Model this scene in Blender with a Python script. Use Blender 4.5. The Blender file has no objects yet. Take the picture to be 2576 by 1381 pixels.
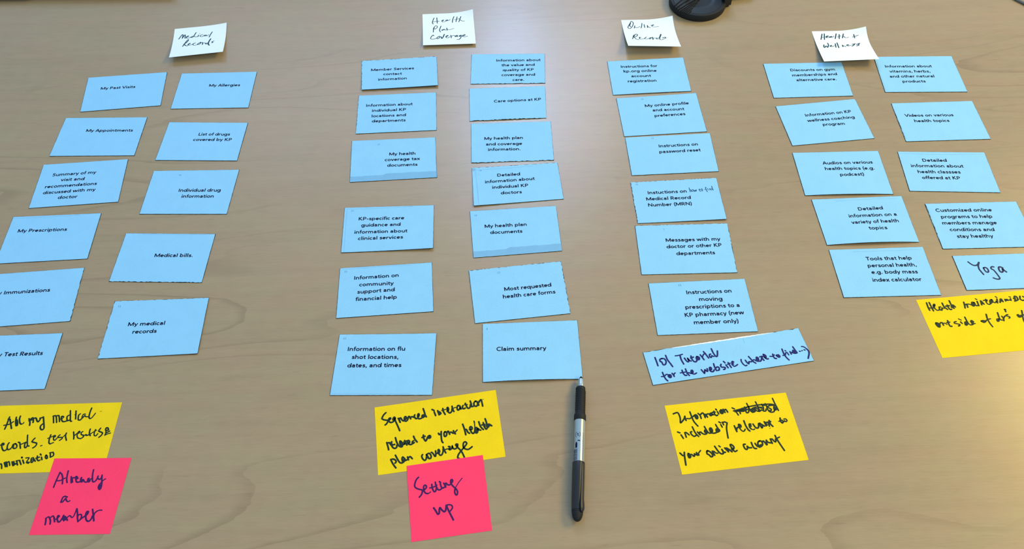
import bpy, bmesh, math, random
from mathutils import Vector, Matrix

sc = bpy.context.scene
col = sc.collection
Z0 = 0.74          # height of the table top above the floor (m)
MM = 0.001

# ------------------------------------------------------------------ camera
CAM = {"f": 2124.17, "h": 785.28, "R": [0.999569, -0.023803, -0.017155], "U": [0.029341, 0.810899, 0.58445], "B": [-0.0, -0.584701, 0.811249]}
cd = bpy.data.cameras.new('camera'); cam = bpy.data.objects.new('camera', cd); col.objects.link(cam)
cd.sensor_fit = 'HORIZONTAL'; cd.sensor_width = 36.0
cd.lens = CAM['f'] / 2576 * 36.0
cd.clip_start = 0.02; cd.clip_end = 50
R_, U_, B_ = CAM['R'], CAM['U'], CAM['B']
cam.matrix_world = Matrix(((R_[0], U_[0], B_[0], 0), (R_[1], U_[1], B_[1], 0), (R_[2], U_[2], B_[2], Z0 + CAM['h'] * MM), (0, 0, 0, 1)))
sc.camera = cam

# ------------------------------------------------------------------ light
sc.view_settings.view_transform = 'Standard'
sc.view_settings.look = 'None'
sc.view_settings.gamma = 1.0
sc.view_settings.use_curve_mapping = False
sc.view_settings.exposure = 0.0

wd = bpy.data.worlds.new('room_light'); sc.world = wd; wd.use_nodes = True
bg = wd.node_tree.nodes['Background']
bg.inputs[0].default_value = (0.82, 0.93, 1.0, 1)
bg.inputs[1].default_value = 0.50

def area(name, loc, target, sx, sy, power, colr):
    l = bpy.data.lights.new(name, 'AREA'); l.shape = 'RECTANGLE'; l.size = sx; l.size_y = sy
    l.energy = power; l.color = colr
    o = bpy.data.objects.new(name, l); col.objects.link(o)
    o.location = loc
    o.rotation_euler = (Vector(target) - Vector(loc)).to_track_quat('-Z', 'Y').to_euler()
    return o
# daylight from tall panes ahead of the table, unseen warm fills added so the right side is brighter
LW = {
    'window_light_left': (5.0, 6.5, 11.0), 'window_light_pane': (9.4, 14.5, 25.0), 'window_light_pane_right': (6.0, 6.5, 9.0),
    'fill_light_right': (62.0, 43.0, 9.0), 'fill_light_near': (24.0, 16.5, 4.0), 'fill_light_left': (0.5, 0.5, 0.5),
    'room': (0.37, 0.60, 0.82),

}
def light(name, loc, target, sx, sy):
    r, g, b_ = LW[name]; k = max(r, g, b_, 1e-9)
    return area(name, loc, target, sx, sy, k, (r / k, g / k, b_ / k))
light('window_light_left', (-0.83, 3.3, Z0 + 2.25), (-0.3, 0.9, Z0), 1.45, 0.95)
light('window_light_pane', (0.03, 3.3, Z0 + 2.28), (0.0, 0.9, Z0), 0.16, 0.95)
light('window_light_pane_right', (0.44, 3.3, Z0 + 2.28), (0.2, 0.9, Z0), 0.24, 0.95)
light('fill_light_right', (2.3, 1.3, Z0 + 1.9), (0.6, 0.8, Z0), 1.2, 0.6)
light('fill_light_near', (1.2, -0.8, Z0 + 1.85), (0.3, 0.4, Z0), 1.2, 0.6)
light('fill_light_left', (-1.6, -0.6, Z0 + 1.9), (-0.5, 0.4, Z0), 1.2, 0.6)  # weak unseen fill added behind left to balance the table tone
bg.inputs[0].default_value = (*LW['room'], 1); bg.inputs[1].default_value = 1.0

# ------------------------------------------------------------------ helpers
def link(name, me, mat=None, parent=None):
    o = bpy.data.objects.new(name, me); col.objects.link(o)
    if mat is not None: me.materials.append(mat)
    if parent is not None: o.parent = parent
    return o
def mesh(name, verts, faces, mat=None, parent=None, smooth=False):
    me = bpy.data.meshes.new(name); me.from_pydata(verts, [], faces); me.update()
    if smooth:
        for p in me.polygons: p.use_smooth = True
    return link(name, me, mat, parent)
def bmobj(name, bm, mat=None, parent=None, smooth=False):
    me = bpy.data.meshes.new(name); bm.normal_update(); bm.to_mesh(me); bm.free()
    if smooth:
        for p in me.polygons: p.use_smooth = True
    return link(name, me, mat, parent)
def thing(name, label, cat, loc, group=None):
    o = bpy.data.objects.new(name, None); col.objects.link(o); o.location = loc
    o.empty_display_size = 0.02
    o['label'] = label; o['category'] = cat
    if group: o['group'] = group
    return o

def new_mat(name):
    m = bpy.data.materials.new(name); m.use_nodes = True
    nt = m.node_tree; return m, nt, nt.nodes['Principled BSDF']
def simple(name, colr, rough=0.6, spec=0.3, metal=0.0):
    m, nt, b = new_mat(name)
    b.inputs['Base Color'].default_value = (*colr, 1); b.inputs['Roughness'].default_value = rough
    b.inputs['Specular IOR Level'].default_value = spec; b.inputs['Metallic'].default_value = metal
    return m
def paper(name, colr, var=0.05, rough=0.75, spec=0.18, bump=0.12, two=None):
    """paper: faint mottling and fibre relief"""
    m, nt, b = new_mat(name); N = nt.nodes; L = nt.links
    tc = N.new('ShaderNodeTexCoord')
    n1 = N.new('ShaderNodeTexNoise'); n1.inputs['Scale'].default_value = 45; n1.inputs['Detail'].default_value = 3
    n2 = N.new('ShaderNodeTexNoise'); n2.inputs['Scale'].default_value = 700; n2.inputs['Detail'].default_value = 2
    L.new(tc.outputs['Object'], n1.inputs['Vector']); L.new(tc.outputs['Object'], n2.inputs['Vector'])
    mx = N.new('ShaderNodeMix'); mx.data_type = 'RGBA'
    mx.inputs['A'].default_value = (*[c * (1 - var) for c in colr], 1)
    mx.inputs['B'].default_value = (*[min(1, c * (1 + var)) for c in colr], 1)
    ad = N.new('ShaderNodeMath'); ad.operation = 'MULTIPLY_ADD'; ad.inputs[1].default_value = 0.5
    m2 = N.new('ShaderNodeMath'); m2.operation = 'MULTIPLY'; m2.inputs[1].default_value = 0.5
    L.new(n2.outputs['Fac'], m2.inputs[0]); L.new(n1.outputs['Fac'], ad.inputs[0]); L.new(m2.outputs[0], ad.inputs[2])
    mr = N.new('ShaderNodeMapRange'); mr.inputs['From Min'].default_value = 0.35; mr.inputs['From Max'].default_value = 0.65
    L.new(ad.outputs[0], mr.inputs['Value']); L.new(mr.outputs[0], mx.inputs['Factor'])
    L.new(mx.outputs['Result'], b.inputs['Base Color'])
    b.inputs['Roughness'].default_value = rough; b.inputs['Specular IOR Level'].default_value = spec
    bp = N.new('ShaderNodeBump'); bp.inputs['Strength'].default_value = bump; bp.inputs['Distance'].default_value = 0.0002
    L.new(n2.outputs['Fac'], bp.inputs['Height']); L.new(bp.outputs[0], b.inputs['Normal'])
    return m

def wood_mat():
    m, nt, b = new_mat('maple_laminate'); N = nt.nodes; L = nt.links
    tc = N.new('ShaderNodeTexCoord')
    def mapping(sx, sy, rot=0.0, off=(0, 0, 0)):
        mp = N.new('ShaderNodeMapping'); mp.inputs['Scale'].default_value = (sx, sy, 1); mp.inputs['Rotation'].default_value = (0, 0, rot)
        mp.inputs['Location'].default_value = off
        L.new(tc.outputs['Object'], mp.inputs['Vector']); return mp
    def noise(mp, scale, detail, rough=0.5, dist=0.0):
        n = N.new('ShaderNodeTexNoise'); n.inputs['Scale'].default_value = scale; n.inputs['Detail'].default_value = detail
        n.inputs['Roughness'].default_value = rough; n.inputs['Distortion'].default_value = dist
        L.new(mp.outputs[0], n.inputs['Vector']); return n
    def math_(op, a, bb=None, c=None):
        x = N.new('ShaderNodeMath'); x.operation = op
        for i, v in enumerate((a, bb, c)):
            if v is None: continue
            if isinstance(v, (int, float)): x.inputs[i].default_value = v
            else: L.new(v, x.inputs[i])
        return x.outputs[0]
    def rng(v, a, bb, c=0.0, d=1.0, smooth=False):
        x = N.new('ShaderNodeMapRange'); x.inputs['From Min'].default_value = a; x.inputs['From Max'].default_value = bb
        x.inputs['To Min'].default_value = c; x.inputs['To Max'].default_value = d
        if smooth: x.interpolation_type = 'SMOOTHSTEP'
        L.new(v, x.inputs['Value']); return x.outputs[0]
    # growth figure: contour lines of a stretched noise give cathedral arches along x
    fig = noise(mapping(0.9, 5.2, 0.03), 1.0, 2.0, 0.40, 0.35)
    rag = noise(mapping(9, 60, 0.0), 1.0, 2.0)
    ph = math_('MULTIPLY_ADD', fig.outputs['Fac'], 22.0, math_('MULTIPLY', rag.outputs['Fac'], 0.35))
    fr = math_('FRACT', ph)
    line = rng(fr, 0.80, 0.985, 0, 1, True)                       # slow darkening up to each ring edge
    gate = rng(noise(mapping(1.3, 6.0, 0, (3, 7, 0)), 1.0, 2.0).outputs['Fac'], 0.46, 0.66, 0.0, 1.0, True)
    line = math_('MULTIPLY', line, gate)
    # broad tone bands, short streaks, fine pores
    band = noise(mapping(1.1, 9.0, 0.02, (1, 2, 0)), 1.0, 3.0, 0.55)
    streak = noise(mapping(7.0, 130.0), 1.0, 3.0, 0.6)
    pore = noise(mapping(70, 1100.0), 1.0, 2.0, 0.6)
    mott = noise(mapping(60, 60), 1.0, 2.0)
    v = math_('MULTIPLY', rng(band.outputs['Fac'], 0.3, 0.7, -0.5, 0.5), 0.12)
    v = math_('ADD', v, math_('MULTIPLY', rng(streak.outputs['Fac'], 0.3, 0.7, -0.5, 0.5), 0.09))
    v = math_('ADD', v, math_('MULTIPLY', rng(pore.outputs['Fac'], 0.3, 0.7, -0.5, 0.5), 0.10))
    v = math_('ADD', v, math_('MULTIPLY', rng(mott.outputs['Fac'], 0.3, 0.7, -0.5, 0.5), 0.05))
    v = math_('SUBTRACT', v, math_('MULTIPLY', line, 0.22))
    # sparse dark ticks
    tick = noise(mapping(45, 520.0, 0, (5, 1, 0)), 1.0, 1.0)
    v = math_('SUBTRACT', v, math_('MULTIPLY', rng(tick.outputs['Fac'], 0.70, 0.78), 0.13))
    cr = N.new('ShaderNodeValToRGB'); e = cr.color_ramp.elements
    e[0].position = 0.0; e[0].color = (WOOD[0] * .62, WOOD[1] * .58, WOOD[2] * .53, 1)
    e[1].position = 1.0; e[1].color = (WOOD[0] * 1.34, WOOD[1] * 1.38, WOOD[2] * 1.42, 1)
    em = e.new(0.5); em.color = (*WOOD, 1)
    L.new(math_('ADD', v, 0.5), cr.inputs['Fac'])
    hue = noise(mapping(14, 40, 0, (2, 9, 0)), 1.0, 2.0)          # slight pink / green drift of the veneer
    mx = N.new('ShaderNodeMix'); mx.data_type = 'RGBA'; mx.blend_type = 'MULTIPLY'; mx.inputs['Factor'].default_value = 1.0
    c2 = N.new('ShaderNodeValToRGB'); c2.color_ramp.elements[0].position = .35; c2.color_ramp.elements[1].position = .65
    c2.color_ramp.elements[0].color = (1.02, 0.975, 0.97, 1); c2.color_ramp.elements[1].color = (0.98, 1.01, 0.97, 1)
    L.new(hue.outputs['Fac'], c2.inputs['Fac'])
    L.new(cr.outputs['Color'], mx.inputs['A']); L.new(c2.outputs['Color'], mx.inputs['B'])
    L.new(mx.outputs['Result'], b.inputs['Base Color'])
    b.inputs['Roughness'].default_value = 0.27; b.inputs['Specular IOR Level'].default_value = 0.5
    bp = N.new('ShaderNodeBump'); bp.inputs['Strength'].default_value = 0.25; bp.inputs['Distance'].default_value = 0.0001
    L.new(pore.outputs['Fac'], bp.inputs['Height']); L.new(bp.outputs[0], b.inputs['Normal'])
    return m

WOOD = (0.315, 0.240, 0.148)
M = {
    'wood': wood_mat(),
    'edge': simple('table_edge', (0.10, 0.08, 0.06), 0.5),
    'floor': simple('carpet_tile', (0.12, 0.12, 0.13), 0.95, 0.1),
    'leg': simple('leg_metal', (0.35, 0.35, 0.36), 0.4, 0.5, 0.6),
    'blue': paper('blue_card_paper', (0.245, 0.56, 0.86), 0.035, 0.7, 0.22),
    'band': paper('blue_card_darker', (0.185, 0.43, 0.70), 0.05),
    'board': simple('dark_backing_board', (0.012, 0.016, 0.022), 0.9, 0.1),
    'torn': paper('torn_white_edge', (0.80, 0.88, 0.92), 0.06),
    'print': simple('printed_ink', (0.003, 0.006, 0.035), 0.7, 0.15),
    'faint': simple('faint_print', (0.09, 0.27, 0.52), 0.8, 0.1),
    'pencil': simple('pencil_line', (0.17, 0.42, 0.74), 0.8, 0.1),
    'yellow': paper('yellow_note', (0.80, 0.585, 0.010), 0.05, 0.8, 0.12),
    'pink': paper('pink_note', (0.97, 0.052, 0.150), 0.04, 0.8, 0.12),
    'pale': paper('pale_yellow_note', (0.76, 0.86, 0.92), 0.02, 0.8, 0.15),
    'ink_green': simple('marker_ink_on_yellow', (0.006, 0.022, 0.010), 0.6, 0.25),
    'ink_purple': simple('marker_ink_on_pink', (0.045, 0.004, 0.090), 0.6, 0.25),
    'ink_blue': simple('blue_marker_ink', (0.004, 0.010, 0.135), 0.6, 0.25),
    'ink_navy': simple('navy_marker_ink', (0.003, 0.018, 0.090), 0.6, 0.25),
    'ink_teal': simple('fine_pen_ink', (0.010, 0.055, 0.085), 0.6, 0.2),
    'ink_pen': simple('ballpoint_ink', (0.012, 0.085, 0.24), 0.6, 0.2),
    'black': simple('black_plastic', (0.010, 0.011, 0.013), 0.38, 0.45),
    'rubber': simple('black_rubber', (0.008, 0.009, 0.011), 0.62, 0.3),
    'dish': simple('satin_black_plastic', (0.009, 0.012, 0.014), 0.45, 0.3),
    'silver': simple('silver_barrel', (0.42, 0.48, 0.50), 0.30, 0.5, 0.75),
    'slate': simple('slate_grey_plastic', (0.030, 0.034, 0.048), 0.45, 0.4),
    'cable': simple('grey_cable', (0.14, 0.15, 0.14), 0.5, 0.4),
}

# ------------------------------------------------------------------ large structure
def box(name, x0, x1, y0, y1, z0, z1, mat, parent=None, bev=0.0):
    bm = bmesh.new(); bmesh.ops.create_cube(bm, size=1.0)
    for v in bm.verts:
        v.co = Vector(((x0 + x1) / 2 + v.co.x * (x1 - x0), (y0 + y1) / 2 + v.co.y * (y1 - y0), (z0 + z1) / 2 + v.co.z * (z1 - z0)))
    if bev: bmesh.ops.bevel(bm, geom=list(bm.edges), offset=bev, segments=3, profile=0.5, affect='EDGES')
    return bmobj(name, bm, mat, parent)

fl = box('floor', -4, 4, -3, 5, -0.05, 0, M['floor']); fl['kind'] = 'structure'
TX0, TX1, TY0, TY1 = -1.35, 1.35, 0.02, 1.75
tbl = thing('table', 'light maple laminate table top under all the cards and notes', 'table', (0, (TY0 + TY1) / 2, 0))
def local(o, parent):                                # keep geometry in world coordinates, move into parent space
    o.data.transform(Matrix.Translation(-Vector(parent.location))); o.parent = parent; return o
local(box('tabletop', TX0, TX1, TY0, TY1, Z0 - 0.028, Z0, M['wood'], None, 0.002), tbl)
for (x, y) in ((-1.25, .12), (1.25, .12), (-1.25, 1.65), (1.25, 1.65)):
    local(box('leg', x - .03, x + .03, y - .03, y + .03, 0, Z0 - 0.028, M['leg'], None, 0.003), tbl)
local(box('apron', TX0 + .08, TX1 - .08, TY0 + .08, TY0 + .10, Z0 - .09, Z0 - .028, M['edge']), tbl)
local(box('apron', TX0 + .08, TX1 - .08, TY1 - .10, TY1 - .08, Z0 - .09, Z0 - .028, M['edge']), tbl)

# ------------------------------------------------------------------ papers
# corners are TL, TR, BR, BL on the table in millimetres; text and strokes in 1/10000 of width / height
PAPERS = {
'L1': {"c":[[-582.14,924.74,0.8],[-474.12,931.58,0.8],[-468.54,864.43,0.8],[-574.74,856.57,0.8]],"bow":0,"text":[["My Past Visits",1925,3947,6286,4156]]},
'L2': {"c":[[-590.74,845.05,0.8],[-481.42,841.99,0.8],[-482.08,772.13,0.8],[-592.32,775.52,0.8]],"bow":0,"text":[["My Appointments",3151,3798,8803,3822]]},
'L3': {"c":[[-595.03,760.13,0.8],[-488.57,765.74,0.8],[-483.36,693.6,0.8],[-591.54,687.49,0.8]],"bow":0,"text":[["Summary of my",1488,2972,6556,2988],["visit and",2697,4276,5405,4373],["recommendations",1069,5688,7010,5710],["discussed with my",1092,7056,7024,7089],["doctor",2986,8376,5154,8439]]},
'L4': {"c":[[-606.09,673.9,0.8],[-499.7,675.71,0.8],[-497.82,606.43,0.8],[-604.76,602.96,0.8]],"bow":0,"text":[["My Prescriptions",1153,3535,6667,3646]],"lines":[[30,330,3524,356,7579,204]]},
'L7': {"c":[[-452.48,927.74,0.8],[-347.69,926.88,0.8],[-348.35,855.26,0.8],[-453.03,857.21,0.8]],"bow":0,"text":[["My Allergies",4136,4001,8200,4049]]},
'L8': {"c":[[-449.36,831.25,0.8],[-344.34,825.76,0.8],[-347.21,757.63,0.8],[-452.68,762.77,0.8]],"bow":0,"text":[["List of drugs",4260,3545,8187,3485],["covered by KP",3838,4982,8611,4911]]},
'L9': {"c":[[-450.19,743.71,0.8],[-341.85,741.45,0.8],[-344.99,668.86,0.8],[-451.93,672.94,0.8]],"bow":0,"text":[["Individual drug",3646,5012,8545,5036],["information",4221,6386,7952,6406]],"num":["14",3080,1295,3388,1265]},
'L10': {"c":[[-460.87,642.91,0.8],[-353.23,637.78,0.8],[-355.92,567.33,0.8],[-463.42,572.59,0.8]],"bow":0,"text":[["Medical bills.",4014,4970,8220,4896]],"lines":[[1944,229,9072,143]]},
'L11': {"c":[[-449.53,544.26,0.8],[-343.42,544.85,1.6],[-342.13,472.23,1.6],[-449.06,469.79,0.8]],"bow":0,"text":[["My medical",2105,4603,5941,4645],["records",2787,5980,5261,6000]],"num":["13",482,1166,794,1149]},
'M1': {"c":[[-202.19,943.03,0.8],[-97.56,948.12,0.8],[-93.54,885.75,3.3],[-197.37,882.31,2.2]],"bow":0,"text":[["Member Services",1220,3737,6908,3961],["contact",2869,5414,5267,5600],["information",2165,7202,5946,7296]]},
'M2': {"c":[[-200.56,872.15,0.8],[-95.98,873.98,0.8],[-93.28,802.05,0.8],[-198.49,799.6,0.8]],"bow":0,"text":[["Information about",1021,3124,6951,3196],["individual KP",1826,4537,6136,4610],["locations and",1819,5978,6152,6029],["departments",1908,7299,6107,7408]]},
'M3': {"c":[[-202.41,786.59,0.8],[-94.71,788.66,0.8],[-90.41,718.8,0.8],[-198.91,714.93,0.8]],"bow":0,"text":[["My health",4495,4066,7599,4183],["coverage tax",3988,5436,8076,5551],["documents",4285,6827,7780,6962]],"num":["47",3089,1370,3374,1367],"lines":[[10038,469,9935,9820]]},
'M4': {"c":[[-201.26,672.96,0.8],[-92.85,673.11,0.8],[-91.62,605.29,3.4],[-199.37,604.44,0.9]],"bow":0,"text":[["KP-specific care",1638,3012,6712,3112],["guidance and",1999,4481,6336,4568],["information about",1284,5993,7102,6113],["clinical services",1745,7438,6661,7493]],"num":["22",716,941,1028,933],"lines":[[241,219,287,9935],[245,312,3689,391,7707,135]]},
'M5': {"c":[[-198.27,581.37,0.8],[-92.65,585.93,0.8],[-88.73,518.17,0.8],[-196.17,512.98,0.8]],"bow":0,"text":[["Information on",1581,2577,6396,2565],["community",2200,4015,5829,4150],["support and",2032,5483,5978,5466],["financial help",1901,6937,6218,7003]],"num":["20",471,956,773,952],"lines":[[79,343,1917,261,4084,211,7560,221]]},
'M6': {"c":[[-190.22,491.32,0.8],[-84.3,488.43,2.2],[-86.98,414.12,0.8],[-193.31,417.28,0.8]],"bow":0,"text":[["Information on flu",1051,2828,6929,2859],["shot locations,",1609,4164,6336,4221],["dates, and times",1302,5559,6702,5563]],"num":["42",419,861,745,844],"lines":[[82,9769,7787,9800]]},
'R1': {"c":[[-47.54,950.58,0.8],[54.95,947.29,0.8],[52.96,886.65,0.8],[-48.93,889.05,0.8]],"bow":0,"text":[["Information about",3378,2621,9410,2560],["the value and",4133,4275,8625,4187],["quality of KP",4304,5939,8483,5854],["coverage and",4153,7564,8663,7539],["care.",5661,9239,7185,9209]]},
'R2': {"c":[[-50.51,879.54,0.8],[52.5,880.27,0.8],[51.36,818.76,0.8],[-49.63,817.22,0.8]],"bow":0.6,"text":[["Care options at KP",3220,4691,9399,4539]]},
'R3': {"c":[[-47.77,811.95,0.8],[56.63,811.83,0.8],[57.32,742.66,0.8],[-46.96,741.67,0.8]],"bow":0,"text":[["My health plan",1607,4360,6393,4421],["and coverage",1803,5829,6243,5929],["information.",2041,7206,6020,7284]]},
'R4': {"c":[[-46.42,732.43,0.8],[61.33,737.69,0.8],[65.77,677.21,0.8],[-43.93,669.57,2.0]],"bow":0,"text":[["Detailed",2857,2781,5498,2834],["information about",1412,4352,7080,4356],["individual KP",2180,5941,6257,6052],["doctors",3112,7583,5437,7701]],"num":["19",835,1017,1113,1007],"lines":[[366,273,443,2982,566,9883],[382,600,3353,627,7082,495]]},
'R5': {"c":[[-48.55,661.75,0.8],[55.69,666.13,0.8],[59.18,597.61,0.8],[-44.02,591.23,0.8]],"bow":0,"text":[["My health plan",1535,3892,6369,4059],["documents",2130,5312,5758,5496]],"num":["16",450,1184,758,1204]},
'R6': {"c":[[-49.23,572.55,0.8],[56.89,582.06,0.8],[63.18,510.21,0.8],[-42.11,500.85,0.8]],"bow":0,"text":[["Most requested",3487,4614,8531,4666],["health care forms",3243,6011,8823,6055]],"num":["17",2976,1187,3298,1208]},
'R7': {"c":[[-33.71,499.52,0.8],[70.15,500.83,0.8],[70.96,427.74,0.8],[-33.84,427.44,0.8]],"bow":2.0,"text":[["Claim summary",1429,4869,6509,5013]],"num":["8",363,1095,522,1106]},
'O1': {"c":[[141.81,926.97,0.8],[247.81,930.83,0.8],[249.2,862.09,0.8],[143.46,858.79,0.8]],"bow":0.5,"text":[["Instructions for",1603,2186,6364,2493],["kp.org online",1854,3602,6141,3909],["account",2761,5172,5266,5333],["registration",2174,6641,5873,6829]]},
'O2': {"c":[[147.24,851.86,0.8],[255.0,857.76,0.8],[258.02,785.01,0.8],[150.51,780.41,0.8]],"bow":0,"text":[["My online profile",3297,2837,8744,2838],["and account",4120,4113,7983,4276],["preferences",4191,5584,7967,5573]],"num":["32",3036,876,3311,862]},
'O3': {"c":[[151.55,778.0,0.8],[261.35,781.62,0.8],[261.73,715.12,0.8],[153.17,712.38,0.8]],"bow":0,"text":[["Instructions on",3703,3118,8318,3108],["password reset",3653,4651,8452,4677]],"num":["31",3037,777,3318,779]},
'O4': {"c":[[150.42,700.55,0.8],[256.91,703.96,0.8],[258.11,637.21,1.9],[152.15,635.39,0.8]],"bow":0,"text":[["Instuctions on",1717,3171,6229,3217],["Medical Record",1424,4680,6534,4812],["Number (MRN)",1507,6173,6498,6305]],"num":["34",503,765,781,756],"ink":[[1.0,6592,2117,6626,2680,6620,3098],[0.82,6612,2639,6727,2611,6774,3055],[0.73,6939,2555,6848,2705,6870,3026,6985,2998,7029,2764,6939,2555],[1.0,7042,2646,7161,3097],[1.0,7161,3097,7236,2747,7322,2995,7379,2643],[1.05,7756,2525,7750,2843,7795,3107],[0.82,7633,2711,7829,2633],[0.78,8033,2475,7942,2625,7991,3029,8073,2958,8090,2641,8033,2475],[1.0,8568,2215,8489,2246,8506,2767,8589,3273],[0.68,8328,2687,8570,2694],[0.78,8689,2468,8756,2874],[0.78,8907,2532,8936,2933],[0.69,8907,2691,9027,2625,9070,2908],[0.73,9166,2560,9064,2629,9088,2910,9217,2765],[1.01,9240,1989,9253,2450,9305,2974]]},
'O5': {"c":[[148.41,631.56,0.8],[257.88,631.08,0.8],[256.8,559.19,0.8],[148.09,560.05,0.8]],"bow":0,"text":[["Messages with my",3059,3532,8886,3540],["doctor or other KP",3065,4887,8928,4796],["departments",3984,6325,8055,6311]],"num":["7",2981,1125,3111,1115]},
'O6': {"c":[[154.44,547.33,0.8],[263.56,549.87,0.8],[265.2,479.8,0.8],[156.22,478.64,0.8]],"bow":0,"text":[["Instructions on",3674,2497,8343,2555],["moving",4837,3918,7218,4018],["prescriptions to a",3278,5338,8813,5369],["KP pharmacy (new",3058,6823,9042,6778],["member only)",3822,8266,8315,8320]],"num":["33",2992,853,3315,851]},
'O7': {"c":[[137.92,457.56,0.8],[309.48,481.83,0.8],[317.04,441.5,0.8],[143.76,418.04,0.8]],"bow":0,"lines":[[6361,254,6338,1871]],"ink":[[1.77,614,2082,629,3123,640,4642],[1.77,1001,2690,881,2867,860,3475,935,3710,959,4440,1034,4673,1142,4400,1210,3651,1151,2893,1001,2690],[1.77,1297,1927,1324,3292,1423,4523,1498,5553],[1.45,1869,2495,2085,2525,2334,2354],[1.77,2163,2584,2152,3916,2209,5291],[1.77,2374,3593,2427,4390,2503,4847,2575,4591,2561,3779,2622,4448,2710,4736],[1.77,2808,3250,2801,4227,2872,4992,2986,5166,3069,4784,3114,3927],[1.77,2748,3830,2930,3700],[1.77,3150,3686,3078,4168,3133,4654,3248,4563,3258,3946,3150,3686],[1.77,3159,4051,3186,4427],[1.77,3394,3334,3458,4186,3511,4938],[1.51,3488,4030,3591,3392,3737,3144],[1.78,3655,2543,3735,3412,3824,4639],[1.73,780,6773,803,7926,850,8830,933,9454],[1.41,642,7936,798,8009,972,7529,1068,7688],[1.73,1113,7809,1057,8116,1115,8593,1210,8491,1215,7885,1113,7809],[1.73,1114,8071,1171,8287],[1.74,1331,7491,1385,8012,1400,8457],[1.48,1402,8024,1464,7634,1526,7506],[1.74,1981,7014,1985,7848,2058,8599,2159,8675],[1.42,1824,7728,1997,7682,2156,7713],[1.74,2212,6792,2229,7942,2306,8870],[1.55,2211,8191,2331,8018,2432,8355],[1.55,2449,8368,2591,8125,2599,7519,2531,7468,2479,7954,2545,8526,2660,8655,2783,8442],[1.74,2547,7743,2540,8087],[1.77,4028,3587,3957,3669,3921,4266,3987,4584,4078,4117],[1.51,4061,4104,4179,4460],[1.78,4192,2048,4212,3323,4289,4453,4381,4434,4458,3687,4506,2961],[1.74,3134,7742,3204,8493,3247,8873,3320,8142,3355,7907,3426,8396,3483,8351,3499,7664],[1.75,3615,8274,3735,8102,3756,7592,3678,7446,3627,8109,3674,8667,3793,8755,3899,8310],[1.75,3701,7726,3676,8057],[1.75,3991,6536,3980,7495,4016,8659],[1.75,3982,7935,4150,7622,4224,7940,4187,8524,4107,8639],[1.75,4422,7033,4363,7429,4399,7894,4535,7995,4590,8211,4523,8598,4457,8636],[1.75,4698,7414,4759,8336],[1.76,4633,6308,4685,6789],[1.75,4880,6845,4911,7573,4953,8392],[1.43,4805,7318,4986,7100],[1.43,5054,7591,5170,7501],[1.76,5217,6920,5163,6703,5095,7093,5092,7794],[1.49,5092,7794,5150,8188,5265,8098,5398,7802],[1.76,5144,7042,5136,7476],[1.56,5724,6502,5692,7096,5742,8013,5843,8526,5925,8411],[1.76,5959,6942,5995,7585,6062,8074,6138,7604],[1.63,6076,7909,6145,7521,6282,7622,6361,7329],[1.76,6239,6000,6332,7042,6401,7710,6501,8224],[1.5,6330,7482,6485,7156,6576,7576,6698,7842],[1.57,6620,7184,6718,7521,6781,7215],[1.76,6776,6858,6704,6539,6652,7031,6711,7604,6815,7857,6920,7495,6989,6927],[1.76,6708,6808,6715,7343],[1.57,6891,6590,7025,6512],[1.77,7043,6525,7015,7036,7059,7773],[1.77,7128,6588,7228,7105,7280,6524,7194,6060,7165,6173,7184,6984,7266,7486,7355,7508],[1.77,7202,6377,7233,6843],[1.77,7741,6378,7719,7115,7759,7674,7840,7778],[1.44,7521,6880,7675,6994,7816,6655],[1.77,7920,6910,8055,6833,8102,7310,8028,7520,7949,7196,7920,6910],[1.77,7964,7031,8051,7272],[1.77,8425,5328,8411,6742,8463,7930,8550,8741],[1.51,8313,7201,8465,7136,8530,6652,8631,6549,8670,7288],[1.45,8566,5879,8606,6042],[1.78,8835,6434,8848,7153],[1.64,8830,6963,8905,6752,8982,6898],[1.78,9054,6152,8997,6554,9026,7019,9162,7120],[1.78,9134,5139,9174,6062,9226,7034],[1.78,8964,6707,9170,7037],[1.78,9081,6260,9118,6821],[1.51,9412,6727,9454,6759],[1.32,9565,6663,9593,6657],[1.45,9718,6509,9782,6601],[1.46,9667,5445,9788,5624,9901,6333],[1.77,9901,6333,9955,7084,9898,7927,9724,9120]]},
'H1': {"c":[[356.78,912.48,0.8],[464.69,911.03,0.8],[463.17,843.81,0.8],[357.34,844.07,0.8]],"bow":0,"text":[["Discounts on gym",3156,2446,8849,2480],["memberships and",3173,3996,8899,3890],["alternative care.",3531,5430,8627,5423]]},
'H2': {"c":[[356.34,827.64,0.8],[463.74,837.22,0.8],[469.74,764.11,0.8],[362.85,755.17,0.8]],"bow":0,"text":[["Information on KP",3046,3292,8786,3339],["wellness coaching",3042,4670,8873,4808],["program",4651,5935,7331,6186]]},
'H3': {"c":[[360.1,742.57,0.8],[468.11,741.68,0.8],[466.69,669.35,0.8],[360.04,671.25,0.8]],"bow":1.6,"text":[["Audios on various",3140,2959,8887,2969],["health topics (e.g.",3173,4307,8888,4374],["podcast)",4681,5767,7442,5744]]},
'H4': {"c":[[366.29,664.31,0.8],[475.57,665.81,0.8],[475.43,595.07,0.8],[368.11,594.48,0.8]],"bow":2.6,"text":[["Detailed",4706,2880,7461,2797],["information on a",3418,4340,8706,4302],["variety of health",3483,5770,8657,5728],["topics",5112,7166,7086,7183]],"lines":[[2569,527,4703,474,7372,419,9479,525]]},
'H5': {"c":[[368.55,587.34,0.8],[477.33,587.68,0.8],[477.1,520.13,0.8],[369.06,520.65,0.8]],"bow":0,"text":[["Tools that help",3585,2535,8389,2615],["personal health,",3508,3985,8619,4075],["e.g. body mass",3681,5374,8464,5520],["index calculator",3506,7000,8566,7110]],"lines":[[2430,592,6032,590,9770,545]]},
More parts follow.
